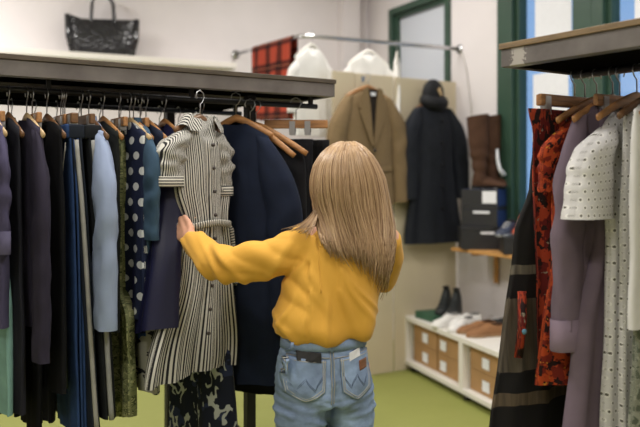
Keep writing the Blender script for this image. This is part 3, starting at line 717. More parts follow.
# white blouses on the rail
WB = f((232, 230, 226), .9, .03)
for kk, ang_, lab, s, ll in ((.055, 20, 'white blouse on the rail beside the plaid blanket', 81, .75), (.42, -12, 'white blouse on the rail above the tweed blazer', 82, .8), (.60, 60, 'narrow white top on the rail left of the frosted window frame', 83, .7)):
    p = A1.lerp(A2, kk); rz = math.radians(ang_ + 26)
    if s != 81: p = p + Vector((-.03, .06, 0))
    garment('blouse', lab, 'blouse', 'white blouses on the chrome rail', p.xy, rz, p.z - .065, p.z - ll, straight(.17 if s != 83 else .12, .19), .03, WB, s, amp=.01, sh=.12, nd=(.07, .01),
            sleeves=dict(L=.4, out=.03, sides=(1, -1) if s != 83 else (1,)))
    coat_hanger((p.x, p.y, p.z - .066), rz, 'hanger of the ' + lab, M['white'], .17, .11, 'hangers on the chrome rail')
def wall_hook(p, rz, label):
    t = thing('wall_hook', p, rz, label, 'hook', 'hooks on the partition')
    MB().tube([(0, 0, .0), (0, -.03, -.004), (0, -.04, .012)], .004, 8).build('peg', M['chrome'], t); MB().box(-.012, .012, -.004, 0, -.02, .02).build('plate', M['chrome'], t, False)
# tweed blazer
TW = plain('brown_tweed', (130, 110, 82), .95, 0, .18, 160, .1); LIN = f((40, 34, 30))
def local_poly(pts, y, th=.008):
    n = len(pts); vs = [(x, y(x, z), z) for x, z in pts] + [(x, y(x, z) + th, z) for x, z in pts]
    fs = [tuple(range(n)), tuple(range(2 * n - 1, n - 1, -1))] + [(i, (i + 1) % n, n + (i + 1) % n, n + i) for i in range(n)]
    return MB().add(vs, fs)
p = PA.pt(.268, -.075); z0 = 1.31; z1 = 2.19 - z0; zb = 2.19
bz = thing('blazer', (p.x, p.y, z0), PA.a, 'brown tweed blazer on a wooden hanger against the beige partition', 'blazer')
cloth_body('body', TW, bz, z1, 0, [(0, .205), (.1, .225), (.5, .21), (1, .235)], .045, 91, amp=.01, sh=.085, nd=(.05, -.0), nk=.35, freq=1.6)
for s in (1, -1):
    sl = cloth_sleeve(TW, bz, s, .205, z1 - .06, .80, .085, .062, .06, 92 + s, out=.075, tilt=.02, wr=.008)
for s in (1, -1):
    yy = lambda x, z: -.075 + .10 * abs(x)
    local_poly([(s * .05, z1 - .0), (s * .085, z1 - .015), (s * .125, z1 - .15), (s * .10, z1 - .155), (s * .115, z1 - .185), (s * .012, z1 - .44), (s * .004, z1 - .42), (s * .03, z1 - .15)], yy).build('lapel', TW, bz, False, .002)
local_poly([(-.05, z1 - .01), (.05, z1 - .01), (.035, z1 - .16), (.006, z1 - .40), (-.006, z1 - .40), (-.035, z1 - .16)], lambda x, z: -.060, .004).build('lining', LIN, bz, False)
local_poly([(-.022, z1 - .035), (.022, z1 - .035), (.022, z1 - .06), (-.022, z1 - .06)], lambda x, z: -.066, .003).build('neck_label', M['paper'], bz, False)
for k in (.47, .58): MB().tube([(.012, -.075, z1 - k), (.012, -.067, z1 - k)], .012, 12).build('button', M['btn'], bz)
for s in (1, -1): local_poly([(s * .07, z1 - .58), (s * .18, z1 - .57), (s * .18, z1 - .62), (s * .07, z1 - .63)], lambda x, z: -.066 + .05 * abs(x), .006).build('pocket_flap', TW, bz, False)
coat_hanger((p.x, p.y, 2.20), PA.a, 'wooden hanger in the tweed blazer', M['hangwood'], .2, .08); q = PA.pt(.268, 0); wall_hook((q.x, q.y, 2.27), PA.a, 'small metal hook holding the tweed blazer')
# black coat
BC = plain('black_coat_cloth', (34, 37, 44), .8, 0, .12, 20, .2); BC2 = plain('black_collar_pile', (22, 23, 27), .7, 0, .3, 60, .3, .6)
p = PA.pt(.885, -.095); z0 = 1.00; z1 = 2.12 - z0
bc = thing('coat', (p.x, p.y, z0), PA.a, 'long black coat with puffy collar on the beige partition', 'coat')
cloth_body('body', BC, bz and bc, z1, 0, [(0, .18), (.1, .2), (.45, .2), (1, .29)], .055, 95, amp=.022, sh=.075, freq=2.6, nd=(.02, 0))
cloth_sleeve(BC, bc, -1, .185, z1 - .05, .72, .085, .065, .06, 96, out=.05, tilt=.0)
cloth_sleeve(BC, bc, 1, .185, z1 - .05, .72, .08, .06, .06, 97, out=.065, tilt=.05)
b = MB(); b.tube([(.07 * math.cos(a), .045 * math.sin(a) - .01, .0 + .02 * math.sin(a)) for a in [2 * PI * i / 20 for i in range(21)]], .055, 12, False)
b.v = [v + Vector((0, 0, z1)) for v in b.v]; b.build('collar', BC2, bc)
hd = MB().ball((0, .0, z1 + .06), .10, .065, .12, 18, 12).build('hood', BC2, bc)
local_poly([(-.012, z1 + .09), (.02, z1 + .04), (.034, z1 + .05), (.01, z1 + .11)], lambda x, z: -.072, .006).build('toggle', M['palehang'], hd, False)
for k in range(5): MB().tube([(.03, -.082, z1 - .16 - .17 * k), (.03, -.072, z1 - .16 - .17 * k)], .013, 12).build('button', BC2, bc)
coat_hanger((p.x, p.y, 2.125), PA.a, 'hanger hidden in the black coat collar', M['darkhang'], .18, .07); q = PA.pt(.885, 0); wall_hook((q.x, q.y, 2.20), PA.a, 'small metal hook holding the black coat')

# ------------------------------------------------------------------ bag shelf on the back wall
sh = MB().box(0, .32, 1.5, 6.2, 2.485, 2.535, room).build('wall_shelf', M['white'], None, False, .004)
tag(sh, 'long white shelf on the back wall carrying the black handbag', 'shelf')
CROC = NT('black_croc_leather'); v_ = CROC.new('ShaderNodeTexVoronoi'); v_.inputs['Scale'].default_value = 28; CROC.link(CROC.objc(), v_.inputs['Vector'])
CROC.col(lin((34, 34, 38))); CROC.set(.22, 0, .6); CROC.bump(v_.outputs['Distance'], .6, .012)
k = (103 - 320) / F; y_ = None
for i in range(400):
    q = room @ Vector((.16, 1.5 + i * .012, 0))
    if q.x / q.y < k: break
bag = thing('handbag', (q.x, q.y, 2.535), math.radians(24), 'glossy black croc handbag with two handles on the white wall shelf', 'handbag')
rings = []
for z, hw, hd_ in ((0, .225, .06), (.015, .24, .072), (.12, .245, .07), (.22, .25, .05), (.29, .258, .03), (.31, .258, .024)):
    r = []
    for i in range(40):
        a = 2 * PI * i / 40; c_, s_ = math.cos(a), math.sin(a)
        x = hw * math.copysign(abs(c_) ** .35, c_); yv = hd_ * math.copysign(abs(s_) ** .5, s_)
        zz = z - (.018 * (1 - (x / hw) ** 2) if z > .2 else 0) + (.02 * abs(x / hw) ** 6 if z > .2 else 0)
        r.append(Vector((x, yv + .006 * math.sin(x * 30) * (z > .1), zz)))
    rings.append(r)
MB().loft(rings).build('body', CROC.m, bag)
for s in (-1, 1):
    MB().tube([(s * .235, 0, .02), (s * .262, 0, .17), (s * .285, 0, .335)], [.03, .04, .022], 8, True, .4).build('gusset', CROC.m, bag)
    MB().tube([(-.1, s * .035, .2), (-.095, s * .03, .31), (-.085, s * .022, .45), (-.04, s * .015, .53), (.04, s * .015, .53), (.085, s * .022, .45), (.095, s * .03, .31), (.1, s * .035, .2)], .011, 8).build('handle', CROC.m, bag)

# ------------------------------------------------------------------ white bench with cubbies
BE = Rack((.667, 6.33), math.radians(-72)); BL, BD, BH = 1.95, .33, .43; bt = .035
bn = thing('bench', (BE.o.x, BE.o.y, 0), BE.a, 'low white cubby bench with shoes on top and boxes inside', 'bench')
MB().box(0, BL, 0, BD, BH - bt, BH).build('top', M['white'], bn, False, .003)
MB().box(0, BL, 0, BD, .05, .05 + bt).build('bottom_shelf', M['white'], bn, False, .003)
for x in (0, .90, BL - bt): MB().box(x, x + bt + (.02 if x == .9 else 0), 0.002, BD, .05 + bt, BH - bt).build('divider', M['white'], bn, False, .003)
MB().box(bt, BL - bt, BD - .012, BD, .05 + bt, BH - bt).build('back_panel', M['white'], bn, False)
for x in (.06, .92, BL - .1):
    for y in (.03, BD - .07): MB().box(x, x + .04, y, y + .04, 0, .05).build('foot', M['blackmetal'], bn, False)
def carton(p, rz, w, d, h, label, name='cardboard_box', mat=None, group='cardboard boxes in the bench', lab=True, front=None, lid=.0):
    t = thing(name, p, rz, label, 'box', group); m = mat or M['card']
    MB().box(-w / 2, w / 2, -d / 2, d / 2, 0, h - .001).build('carton', m, t, False, .003)
    if lid: MB().box(-w / 2 - .003, w / 2 + .003, -d / 2 - .003, d / 2 + .003, h - lid, h).build('lid', front or m, t, False, .002)
    if front: MB().box(-w / 2 + .001, w / 2 - .001, -d / 2 - .002, -d / 2, .001, h - lid - .002).build('front_panel', front, t, False)
    if lab: MB().box(-w / 2 + lab[0], -w / 2 + lab[0] + lab[2], -d / 2 - .006, -d / 2 - .0035, lab[1], lab[1] + lab[3]).build('sticker', M['paper'], t, False)
    return t
k = 0
for x0, nm_ in ((.045, 'left'), (.955, 'right')):
    for c_ in range(2):
        for r_ in range(2):
            w_ = .40; p = BE.pt(x0 + .215 + c_ * .42, .05 + .125); zz = .05 + bt + r_ * .148
            carton((p.x, p.y, zz), BE.a, w_, .24, .146, 'brown cardboard box in the %s cubby of the white bench, %s %s' % (nm_, ('lower', 'upper')[r_], ('farther', 'nearer')[c_]),
                   lab=(.17 if c_ == 0 else .05, .03, .09, .07))
# ------------------------------------------------------------------ shoes
def shoe(p, rz, L, mat, solem, label, group, high=0.0, laces=None, w=.048, tilt=0, lining=None, name='shoe', toe=.05):
    t = thing(name, p, rz, label, 'shoe', group); t.rotation_euler = (0, tilt, rz)
    rings = []; n = 18
    for i in range(15):
        s = i / 14; x = L * s
        ww = w * (interp([(0, .55), (.08, .78), (.3, .72), (.5, .78), (.72, 1.0), (.88, .85), (1, .32)], s))
        h = interp([(0, .07 + high), (.1, .078 + high), (.3, .075 + high * .9), (.45, .085 + high * .3), (.65, toe + .012), (.85, toe), (1, .022)], s)
        r = []
        for k in range(n):
            a = 2 * PI * k / n; c_, s_ = math.cos(a), math.sin(a)
            r.append(Vector((x, ww * math.copysign(abs(c_) ** .8, c_), .016 + (h - .016) * (max(0, s_) ** .8 if s_ > 0 else 0) + (0 if s_ > -.2 else -.004))))
        rings.append(r)
    MB().loft(rings).build('upper', mat, t)
    so = MB(); rr_ = []
    for z, g in ((0, .98), (.012, 1.06), (.02, 1.04)):
        ring = []
        for k in range(28):
            a = 2 * PI * k / 28; s = .5 - .5 * math.cos(a); ww = w * interp([(0, .3), (.06, .75), (.3, .74), (.5, .8), (.72, 1.03), (.9, .8), (1, .1)], s)
            ring.append(Vector((L * (s * 1.02 - .01), math.copysign(ww * g, math.sin(a)) if abs(math.sin(a)) > .01 else 0, z)))
        rr_.append(ring)
    so.loft(rr_).build('sole', solem, t)
    MB().ball((L * .2, 0, .075 + high), L * .17, w * .55, .012, 14, 6).build('opening', lining or M['blackmetal'], t)
    if laces:
        for k in range(4):
            x = L * (.45 + .07 * k); z = .09 + high * .25 - .012 * k
            MB().tube([(x, -w * .5, z - .008), (x + .006, 0, z + .004), (x, w * .5, z - .008)], .003, 6).build('lace', laces, t)
    return t
SW = plain('white_leather', (226, 224, 220), .5, 0, .04); SB = plain('black_shoe_mesh', (30, 34, 34), .7, 0, .2, 80); BRN = plain('brown_suede', (140, 98, 62), .8, 0, .12, 30)
GRN = plain('dark_green_card', (44, 84, 62), .7)
p = BE.pt(.24, .17)
carton((p.x, p.y, BH), BE.a + .12, .26, .24, .055, 'flat dark green box under the black sneakers on the bench', 'shoe_box', GRN, None, False)
for i, (dx, dy) in enumerate(((-.065, .0), (.065, .02))):
    q = BE.pt(.24 + dx, .29 + dy); shoe((q.x, q.y, BH + .055), math.radians(-112), .27, SB, SB, 'black high sneaker on the green box, %s of the pair' % ('left', 'right')[i], 'black sneakers on the bench', .11, f((60, 64, 64)), .05)
GW = 'white sneakers on the bench'
for i, (x, y, a, lab) in enumerate(((.50, .08, -150, 'white sneaker nearest the black sneakers'), (.56, .22, -165, 'white sneaker behind the others against the wall side'), (.66, .10, -140, 'white sneaker beside the brown shoes'))):
    q = BE.pt(x, y + .04); shoe((q.x + .1, q.y + .03, BH), math.radians(a), .26, SW, SW, lab, GW, .01, f((240, 240, 238)), .046, lining=f((120, 118, 116)))
for i, (x, y, a, lab) in enumerate(((.84, .20, -168, 'brown suede shoe on the bench, farther of the pair'), (.96, .20, -164, 'brown suede shoe on the bench, nearer of the pair'))):
    q = BE.pt(x, y); shoe((q.x + .12, q.y + .04, BH), math.radians(a), .29, BRN, plain('tan_sole', (150, 116, 80), .7), lab, 'brown shoes on the bench', .005, None, .052, lining=f((70, 48, 34)))
q = BE.pt(.84, .30); shoe((q.x + .16, q.y + .1, BH), math.radians(-172), .27, SB, SW, 'black shoe with white sole lying behind the brown shoes', 'shoes on the bench', .0, f((220, 220, 220)), .047)
# ------------------------------------------------------------------ wall shelf with boot boxes
ws = thing('wall_shelf', room @ Vector((1.93, 0, .96)), math.atan2(EB.y, EB.x), 'wooden wall shelf carrying black shoe boxes below the big window', 'shelf')
SHW = wood('pine_shelf', (190, 140, 80), 3, .5)
MB().box(.001, .35, 0, .92, -.0, .025).build('board', SHW, ws, False, .003)
for x in (.12, .8): MB().box(.016, .25, x, x + .03, -.03, 0).box(.016, .04, x, x + .03, -.25, -.03).build('bracket', SHW, ws, False)
def rp(l, y): q = room @ Vector((l, y, 0)); return q
zs = .985; q = rp(2.10, .19); BG = 'shoe boxes on the wooden shelf'
carton((q.x, q.y, zs), math.radians(-4), .33, .24, .165, 'wide black shoe box at the bottom of the stack on the wooden shelf', 'shoe_box', M['blackcard'], BG, (.14, .115, .1, .018), M['blackcard'], .03)
q2 = q + Vector((.045, .04, 0))
carton((q2.x, q2.y, zs + .166), math.radians(-36), .29, .27, .155, 'black fronted shoe box with blue side, middle of the stack', 'shoe_box', M['bluecard'], BG, (.1, .10, .13, .018), M['blackcard'], .03)
carton((q2.x, q2.y, zs + .322), math.radians(-35), .29, .27, .125, 'black fronted shoe box with square white sticker under the brown boots', 'shoe_box', M['bluecard'], BG, (.17, .02, .11, .09), M['blackcard'])
q3 = rp(2.52, .19)
carton((q3.x, q3.y, zs), math.radians(-6), .24, .3, .12, 'lower black shoe box under the navy and orange sneakers', 'shoe_box', M['blackcard'], BG, (.12, .07, .08, .02), M['blackcard'], .03)
for i, (dx, dy, a, m, lab) in enumerate(((-.05, .1, -125, plain('navy_mesh', (52, 58, 76), .7), 'navy grey sneaker on the lower black shoe box'), (.04, .16, -115, plain('orange_mesh', (196, 92, 62), .7), 'orange sneaker behind the navy grey sneaker'))):
    shoe((q3.x + dx + .04, q3.y + dy, zs + .12 + .0), math.radians(a), .27, m, f((150, 152, 156)), lab, 'sneakers on the shoe boxes', .03 + .05 * i, f((200, 200, 200)), .05)
BT = plain('dark_brown_suede', (76, 53, 40), .85, 0, .16, 14, .2, .4)
def boot(p, rz, label, slouch):
    t = thing('boot', p, rz, label, 'boot', 'brown boots on the shoe boxes'); rings = []; n = 24
    for i in range(30):
        s = i / 29; z = .05 + .50 * s
        r = interp([(0, .05), (.18, .046), (.5, .066), (1, .078)], s); wv = .006 * math.sin(s * 34 + slouch) * math.exp(-((s - .3) / .25) ** 2)
        rings.append([Vector((.05 - .02 * s + (r + wv) * math.cos(2 * PI * k / n) * 1.12, (r + wv) * .85 * math.sin(2 * PI * k / n), z + (.012 * math.cos(2 * PI * k / n) if i == 29 else 0))) for k in range(n)])
    MB().loft(rings, False).build('shaft', BT, t)
    ft = []
    for i in range(12):
        s = i / 11; x = -.01 + .265 * s; w_ = .046 * interp([(0, .5), (.15, .85), (.5, .8), (.75, 1), (.92, .75), (1, .25)], s); h = interp([(0, .07), (.3, .10), (.5, .085), (.75, .06), (1, .03)], s)
        ft.append([Vector((x, w_ * math.cos(2 * PI * k / 16), .02 + (h - .02) * max(0, math.sin(2 * PI * k / 16)))) for k in range(16)])
    MB().loft(ft).build('foot', BT, t); MB().box(-.012, .06, -.034, .034, 0, .02).build('heel', M['blackmetal'], t, False, .003)
    MB().box(.06, .25, -.034, .034, .008, .02).build('sole', M['blackmetal'], t, False, .004)
    return t
boot((q2.x - .10, q2.y - .01, zs + .449), math.radians(-30), 'dark brown tall suede boot on the boxes, left of the pair', 0)
b2 = boot((q2.x - .0, q2.y + .045, zs + .449), math.radians(-22), 'dark brown tall suede boot with a white strip along its side, right of the pair', 2)
tg = MB().tube([(.10, -.075, .30), (.105, -.082, .22), (.12, -.08, .15), (.15, -.06, .10)], [.008, .012, .014, .022], 8, True, .4).build('white_strip', M['paper'], b2)  # white strip beside the shaft, widening downwards
# more cord / box on floor behind the left rack
q = P(22, 376, 5.6)
carton((q.x, q.y, 0), .3, .5, .35, .26, 'grey white box on the floor behind the left rack', 'storage_box', f((150, 150, 152)), None, False)
# ------------------------------------------------------------------ the shopper
WA = math.radians(20); WR = Matrix.Rotation(WA, 3, 'Z'); D0 = 2.70
RT = WR @ Vector((1, 0, 0)); FW = WR @ Vector((0, 1, 0))            # her right and her forward
def c2(px, py, d=D0): return P(px, py, d)
def ell(c, rx, ry, n=40, z=None, p=.92, tw=None):
    out = []
    for i in range(n):
        a = 2 * PI * i / n; x = rx * math.copysign(abs(math.cos(a)) ** p, math.cos(a)); y = ry * math.copysign(abs(math.sin(a)) ** p, math.sin(a))
        out.append(Vector(c) + RT * x + FW * y)
    return out
def sub(name, mb, vox, mat, parent, sm=2):
    o = mb.build(name, mat, None); remesh(o, vox, sm); return o
person = None
ft_c = c2(325, 335); foot0 = Vector((ft_c.x, ft_c.y, 0))
# joints
SHL, ELL_, WRL = c2(304, 243, 2.665), c2(222, 263, 2.665), c2(190, 239, 2.83)
SHR, ELR, WRR = c2(386, 242, 2.79), c2(384, 282, 2.93), c2(352, 262, 3.10)
head = c2(350, 188, 2.735); neck0 = c2(347, 228, 2.72); pelv = c2(324, 365, 2.70)
hipL, hipR = pelv - RT * .085, pelv + RT * .085
footL, footR = Vector((hipL.x - .02, hipL.y, 0)) , Vector((hipR.x + .03, hipR.y + .02, 0))
b = MB()
b.loft([ell(c2(347, 236), .10, .07), ell(c2(342, 252), .14, .085), ell(c2(336, 285), .135, .09), ell(c2(328, 312), .115, .08), ell(c2(324, 335), .12, .085), ell(pelv, .15, .10), ell(pelv - Vector((0, 0, .09)), .13, .09)])
b.tube([c2(346, 240, 2.72), neck0, head - Vector((0, 0, .06))], [.065, .052, .05], 16)
b.ball(head, .074, .094, .112, 24, 16, WR.to_3x3())
fc = head + FW * .05 - Vector((0, 0, .05)); b.ball(fc, .052, .05, .065, 16, 10, WR)                  # jaw and chin
b.tube([head + FW * .088 + Vector((0, 0, .012)), head + FW * .112 - Vector((0, 0, .028)), head + FW * .095 - Vector((0, 0, .036))], [.010, .015, .012], 10)   # nose
for s in (-1, 1): b.ball(head + RT * s * .076 - Vector((0, 0, .012)), .010, .020, .030, 10, 8, WR)    # ears
b.tube([SHL, SHL.lerp(ELL_, .5) - Vector((0, 0, .008)), ELL_], [.046, .040, .038], 14); b.tube([ELL_, ELL_.lerp(WRL, .4), WRL], [.04, .039, .028], 14); b.ball(ELL_, .04, .04, .04); b.ball(SHL, .055, .055, .055); b.ball(SHR, .055, .055, .055)
b.tube([SHL, neck0 - Vector((0, 0, .04)), SHR], [.05, .06, .05], 14)
b.tube([SHR, ELR], [.05, .04], 14); b.tube([ELR, WRR], [.04, .028], 14); b.ball(ELR, .04, .04, .04)
for hp, ft in ((hipL, footL), (hipR, footR)):
    kn = hp.lerp(ft, .48) + FW * .01; an = ft + Vector((0, 0, .09))
    b.tube([hp, kn, kn.lerp(an, .35), an], [.078, .055, .05, .036], 16)
    b.tube([an, an + FW * .06 - Vector((0, 0, .04)), an + FW * .15 - Vector((0, 0, .06))], [.036, .034, .024], 12)
# left hand on the dress
K = [c2(181, 219, 2.87), c2(176.5, 223, 2.885), c2(174.5, 229.5, 2.885), c2(175.5, 236.5, 2.875)]
pc = (WRL + K[0] + K[1] + K[2] + K[3]) / 5
for k in K: b.tube([WRL, WRL.lerp(k, .55), k], [.024, .017, .0115], 10)
seg = ((.036, .030, .020), (.040, .033, .021), (.037, .030, .020), (.030, .022, .017))
for k, sg, dz in zip(K, seg, (.004, 0, -.003, -.006)):
    a = k + Vector((-.006, .9, 0)).normalized() * sg[0] + Vector((0, 0, dz)); m_ = a + Vector((.75, .55, dz * 5)).normalized() * sg[1]; e = m_ + Vector((.95, -.1, -.1)).normalized() * sg[2]
    b.tube([k, a, m_, e], [.0105, .0092, .0082, .0062], 10); b.ball(k, .0112, .0112, .0112, 10, 8); b.ball(a, .0093, .0093, .0093, 10, 8); b.ball(e, .0063, .0063, .0063, 8, 6)
tb = [WRL + Vector((.0, .0, .012)), c2(190.5, 228, 2.838), c2(188, 221, 2.845), c2(184.5, 216.5, 2.865)]
b.tube(tb, [.02, .0145, .0105, .0085], 10); b.ball(tb[-1], .0085, .0085, .0085, 8, 6)
# right hand, closed near her chest
KR = [WRR + Vector((-.07, .02, .02 - .02 * i)) for i in range(4)]
for i, k in enumerate(KR):
    b.tube([WRR, k], [.024, .011], 10); a = k + Vector((-.025, -.02, -.012)); e = a + Vector((.0, -.03, -.012)); b.tube([k, a, e], [.0105, .0092, .007], 10)
b.tube([WRR, WRR + Vector((-.03, -.03, .02)), WRR + Vector((-.06, -.04, .015))], [.018, .012, .009], 10)
person = sub('person', b, .0045, M['skin'], None, 1)
o = person
tag(o, 'person seen from behind in mustard blouse and light jeans, left hand holding the striped dress', 'person')
bvh_off = Vector((0, 0, 0))
eyew = plain('eye_white', (236, 232, 228), .3); iris = plain('iris_brown', (70, 48, 34), .3); lipm = plain('lips', (188, 104, 96), .5); brow = plain('brow_hair', (120, 90, 62), .8)
for s in (-1, 1):
    e = head + RT * s * .03 + FW * .083 + Vector((0, 0, .006)); ey_ = MB().ball(e, .012, .010, .008, 12, 8, WR).build('eye', eyew, person); MB().ball(e + FW * .008, .005, .004, .005, 10, 6, WR).build('iris', iris, ey_)
    MB().tube([e + RT * -.018 + Vector((0, 0, .017)) + FW * .004, e + Vector((0, 0, .023)) + FW * .006, e + RT * .018 + Vector((0, 0, .018)) + FW * .002], .003, 6).build('eyebrow', brow, person)
mo = head + FW * .098 - Vector((0, 0, .066)); MB().tube([mo - RT * .022 - FW * .008, mo + Vector((0, 0, .002)), mo + RT * .022 - FW * .008], [.003, .0065, .003], 8).build('lips', lipm, person)
# ---- blouse
def wrinkle(o, fn):
    me = o.data; me.update(); ns = [v.normal.copy() for v in me.vertices]
    for v, n in zip(me.vertices, ns): v.co += n * fn(v.co, n)
    me.update()
BL = NT('mustard_blouse_cloth'); oc = BL.objc(); n1 = BL.noise(oc, 5, 3); n2 = BL.noise(BL.scale(oc, 900, 900, 900), 1, 1)
BL.col(BL.ramp(n1, [(.3, lin((214, 160, 62))), (.7, lin((224, 170, 70)))])); BL.set(.75, 0, .25, .1); BL.bump(n2, .12, .001)
b = MB()
b.loft([ell(c2(347, 221), .062, .055), ell(c2(347, 228), .105, .07), ell(c2(346, 236), .150, .085), ell(c2(343, 250), .168, .10), ell(c2(337, 275), .170, .110), ell(c2(330, 295), .178, .118),
        ell(c2(326, 312), .186, .124), ell(c2(325, 325), .184, .126), ell(c2(326, 333), .165, .118), ell(c2(325, 337), .148, .105)])
b.tube([c2(312, 242, 2.665), SHL + Vector((.0, 0, -.004)), c2(278, 256, 2.65), c2(255, 262, 2.65), c2(232, 264, 2.655), c2(213, 260, 2.70), c2(202, 250, 2.75), c2(190, 240.5, 2.82)],
       [.062, .066, .068, .066, .062, .058, .048, .036], 20)
b.ball(c2(218, 262, 2.68), .055, .055, .055)
b.tube([c2(376, 240, 2.77), SHR + Vector((-.002, 0, 0)), c2(387, 256, 2.84), c2(383, 277, 2.92), c2(368, 272, 3.0), WRR], [.062, .060, .060, .058, .052, .04], 20)
blouse = sub('blouse', b, .007, BL.m, person, 6)
nz = noise.noise
def bw(c, n):
    d = 0
    # distance along the left arm
    if c.x < SHL.x + .02:
        s = (SHL.x - c.x) / (SHL.x - WRL.x)
        d += .010 * abs(nz(Vector((c.x * 9 + c.z * 9, c.z * 7, c.y * 6)))) * 1.3 - .004
        for (x0, k, w_, am) in ((c2(212, 0, 2.68).x, 1.0, .012, .012), (c2(226, 0, 2.68).x, .7, .012, .010), (c2(243, 0, 2.66).x, .9, .016, .010), (c2(203, 0, 2.75).x, 1.2, .010, .010), (c2(268, 0, 2.65).x, -.6, .018, .008), (c2(288, 0, 2.65).x, -.9, .018, .007)):
            q = c.x + k * (c.z - 1.17); d += am * math.exp(-((q - x0) / w_) ** 2) * (.6 + .4 * nz(c * 8))
    else:
        t = max(0, min(1, (1.30 - c.z) / .3))
        d += .012 * t * (abs(nz(Vector((c.x * 6 + c.z * 3, c.y * 4, c.z * 5)))) - .2)
        d += .008 * t * t * math.sin((c.x - .03) * 46 + 3 * nz(c * 5) + c.z * 9) 
        q = c.x + .9 * (c.z - 1.16); d += .008 * math.exp(-((q + .05) / .014) ** 2) * math.exp(-((c.x + .10) / .09) ** 2)
        q = c.x + .5 * (c.z - 1.18); d += .007 * math.exp(-((q + .02) / .018) ** 2) * math.exp(-((c.z - 1.16) / .09) ** 2)
    if c.x > .06 and c.z < 1.26:
        for k, x0 in enumerate((.085, .125, .16)):
            q = c.x - x0 + (.35 + .25 * k) * (c.z - 1.10) + .012 * nz(c * 9); d += .006 * math.exp(-(q / .011) ** 2) * math.exp(-((c.z - 1.12) / .09) ** 2)
    for k, (x0, sl) in enumerate(((-.12, .5), (-.05, .25), (.02, .1))):
        q = c.x - x0 - sl * (c.z - 1.05) + .012 * nz(c * 8 + Vector((k, 0, 0))); d += .006 * math.exp(-(q / .010) ** 2) * math.exp(-((c.z - 1.05) / .07) ** 2) if c.x > SHL.x - .1 and c.z < 1.2 else 0
    return d * 1.5
wrinkle(blouse, bw); box_uv(blouse); blouse.parent = person
def surf(o):
    me = o.data; return BVHTree.FromPolygons([v.co.copy() for v in me.vertices], [tuple(p.vertices) for p in me.polygons])
tb_ = surf(blouse); BACK = -FW
def onback(bv, lat, z, off=.0025, cen=None):
    o_ = (cen or Vector((pelv.x, pelv.y, 0))); o_ = Vector((o_.x, o_.y, z)) + RT * lat + BACK * .5
    h = bv.ray_cast(o_, FW)
    return (h[0] + BACK * off, h[1]) if h[0] else (o_ + FW * .4, BACK)
def decal_strip(bv, pts, r, name, mat, parent, off=.001, cen=None, n=6):
    ps = [onback(bv, a, z, off, cen)[0] for a, z in pts]; return MB().tube(ps, r, n).build(name, mat, parent)
bc_ = Vector((c2(346, 250).x, c2(346, 250).y, 0))
decal_strip(tb_, [(-.125 + .0 * k, 1.318 - .012 * k) for k in range(16)], .0022, 'armhole_seam', BL.m, blouse, 0, bc_)
decal_strip(tb_, [(-.12 + .0125 * k, 1.285 - .004 * math.sin(k / 19 * PI)) for k in range(20)], .002, 'yoke_seam', BL.m, blouse, 0, bc_)
# ---- jeans
JN = denim((122, 140, 168), .9); t_ = None
b = MB(); zj = lambda y: c2(0, y).z
def jc(px, y): return c2(px, y)
b.loft([ell(jc(324, 331), .136, .098), ell(jc(323, 340), .140, .102), ell(jc(323, 355), .155, .112), ell(jc(323.5, 375), .166, .120), ell(jc(325, 390), .166, .118), ell(jc(326, 402), .158, .108)])
legs = []
for s, hp, ft in ((-1, hipL, footL), (1, hipR, footR)):
    top = jc(325, 385) + RT * s * .083
    kn = Vector((top.x + (ft.x - top.x) * .5, top.y + (ft.y - top.y) * .5, .47)); an = Vector((ft.x, ft.y, .07))
    b.tube([top, top.lerp(kn, .25) , top.lerp(kn, .6), kn, kn.lerp(an, .5), an], [.084, .086, .079, .072, .072, .074], 22, True, 1.15, RT)
jeans = sub('jeans', b, .0075, JN, person, 4)
zc = zj(400)
def jw(c, n):
    d = 0; lat = (c - pelv).dot(RT); side = -1 if lat < 0 else 1; q = abs(lat - side * .083)
    if c.z < .90:
        for k, z0 in enumerate((zj(386), zj(393), zj(402), zj(412), zj(424))):
            zz = c.z - z0 - .02 * side * (lat - side * .08) / .08 + .010 * nz(Vector((lat * 8, k * 3.1, side)))
            d += (.009 + .002 * (k % 2)) * math.exp(-(zz / .007) ** 2) * (.4 + .6 * nz(Vector((lat * 14, k * 5.3, 2))))
    d += .006 * nz(c * 16) + .003 * nz(Vector((c.x * 30, c.y * 30, c.z * 60)))
    d -= .012 * math.exp(-(lat / .014) ** 2) * max(0, min(1, (zj(372) - c.z) / .06)) * (1 if c.z > zc - .1 else 0)
    return d
wrinkle(jeans, jw); box_uv(jeans); jeans.parent = person
jb = surf(jeans); PA0 = Vector((jc(324, 360).x, jc(324, 360).y, 0))
STI = plain('pale_stitching', (168, 168, 164), .8); DRK = plain('dark_seam', (70, 84, 108), .9)
def patch(name, outline, mat, off, parent, res=14, th=.003):
    "cloth patch laid on the seat: outline(u,v)->(lat,z)"
    vs, fs, us = [], [], []
    for j in range(res + 1):
        for i in range(res + 1):
            la, z = outline(i / res, j / res); p, n = onback(jb, la, z, off, PA0); vs.append(p); us.append((la, z))
    for j in range(res):
        for i in range(res): a = j * (res + 1) + i; fs.append((a, a + 1, a + res + 2, a + res + 1))
    o = mesh_obj(name, vs, fs, mat, parent, us); m = o.modifiers.new('thick', 'SOLIDIFY'); m.thickness = th; m.offset = -1; return o
def latof(px, y):                      # lateral coordinate on the back seen at a column
    best = 0
    for i in range(-170, 171, 2):
        p, n = onback(jb, i / 1000, zj(y), 0, PA0)
        if abs(p.x / p.y * F + 320 - px) < abs(best - px) if i > -170 else True:
            best = p.x / p.y * F + 320; bl_ = i / 1000
    return bl_
wb_z0, wb_z1 = zj(344.5), zj(334.5)
rings = []
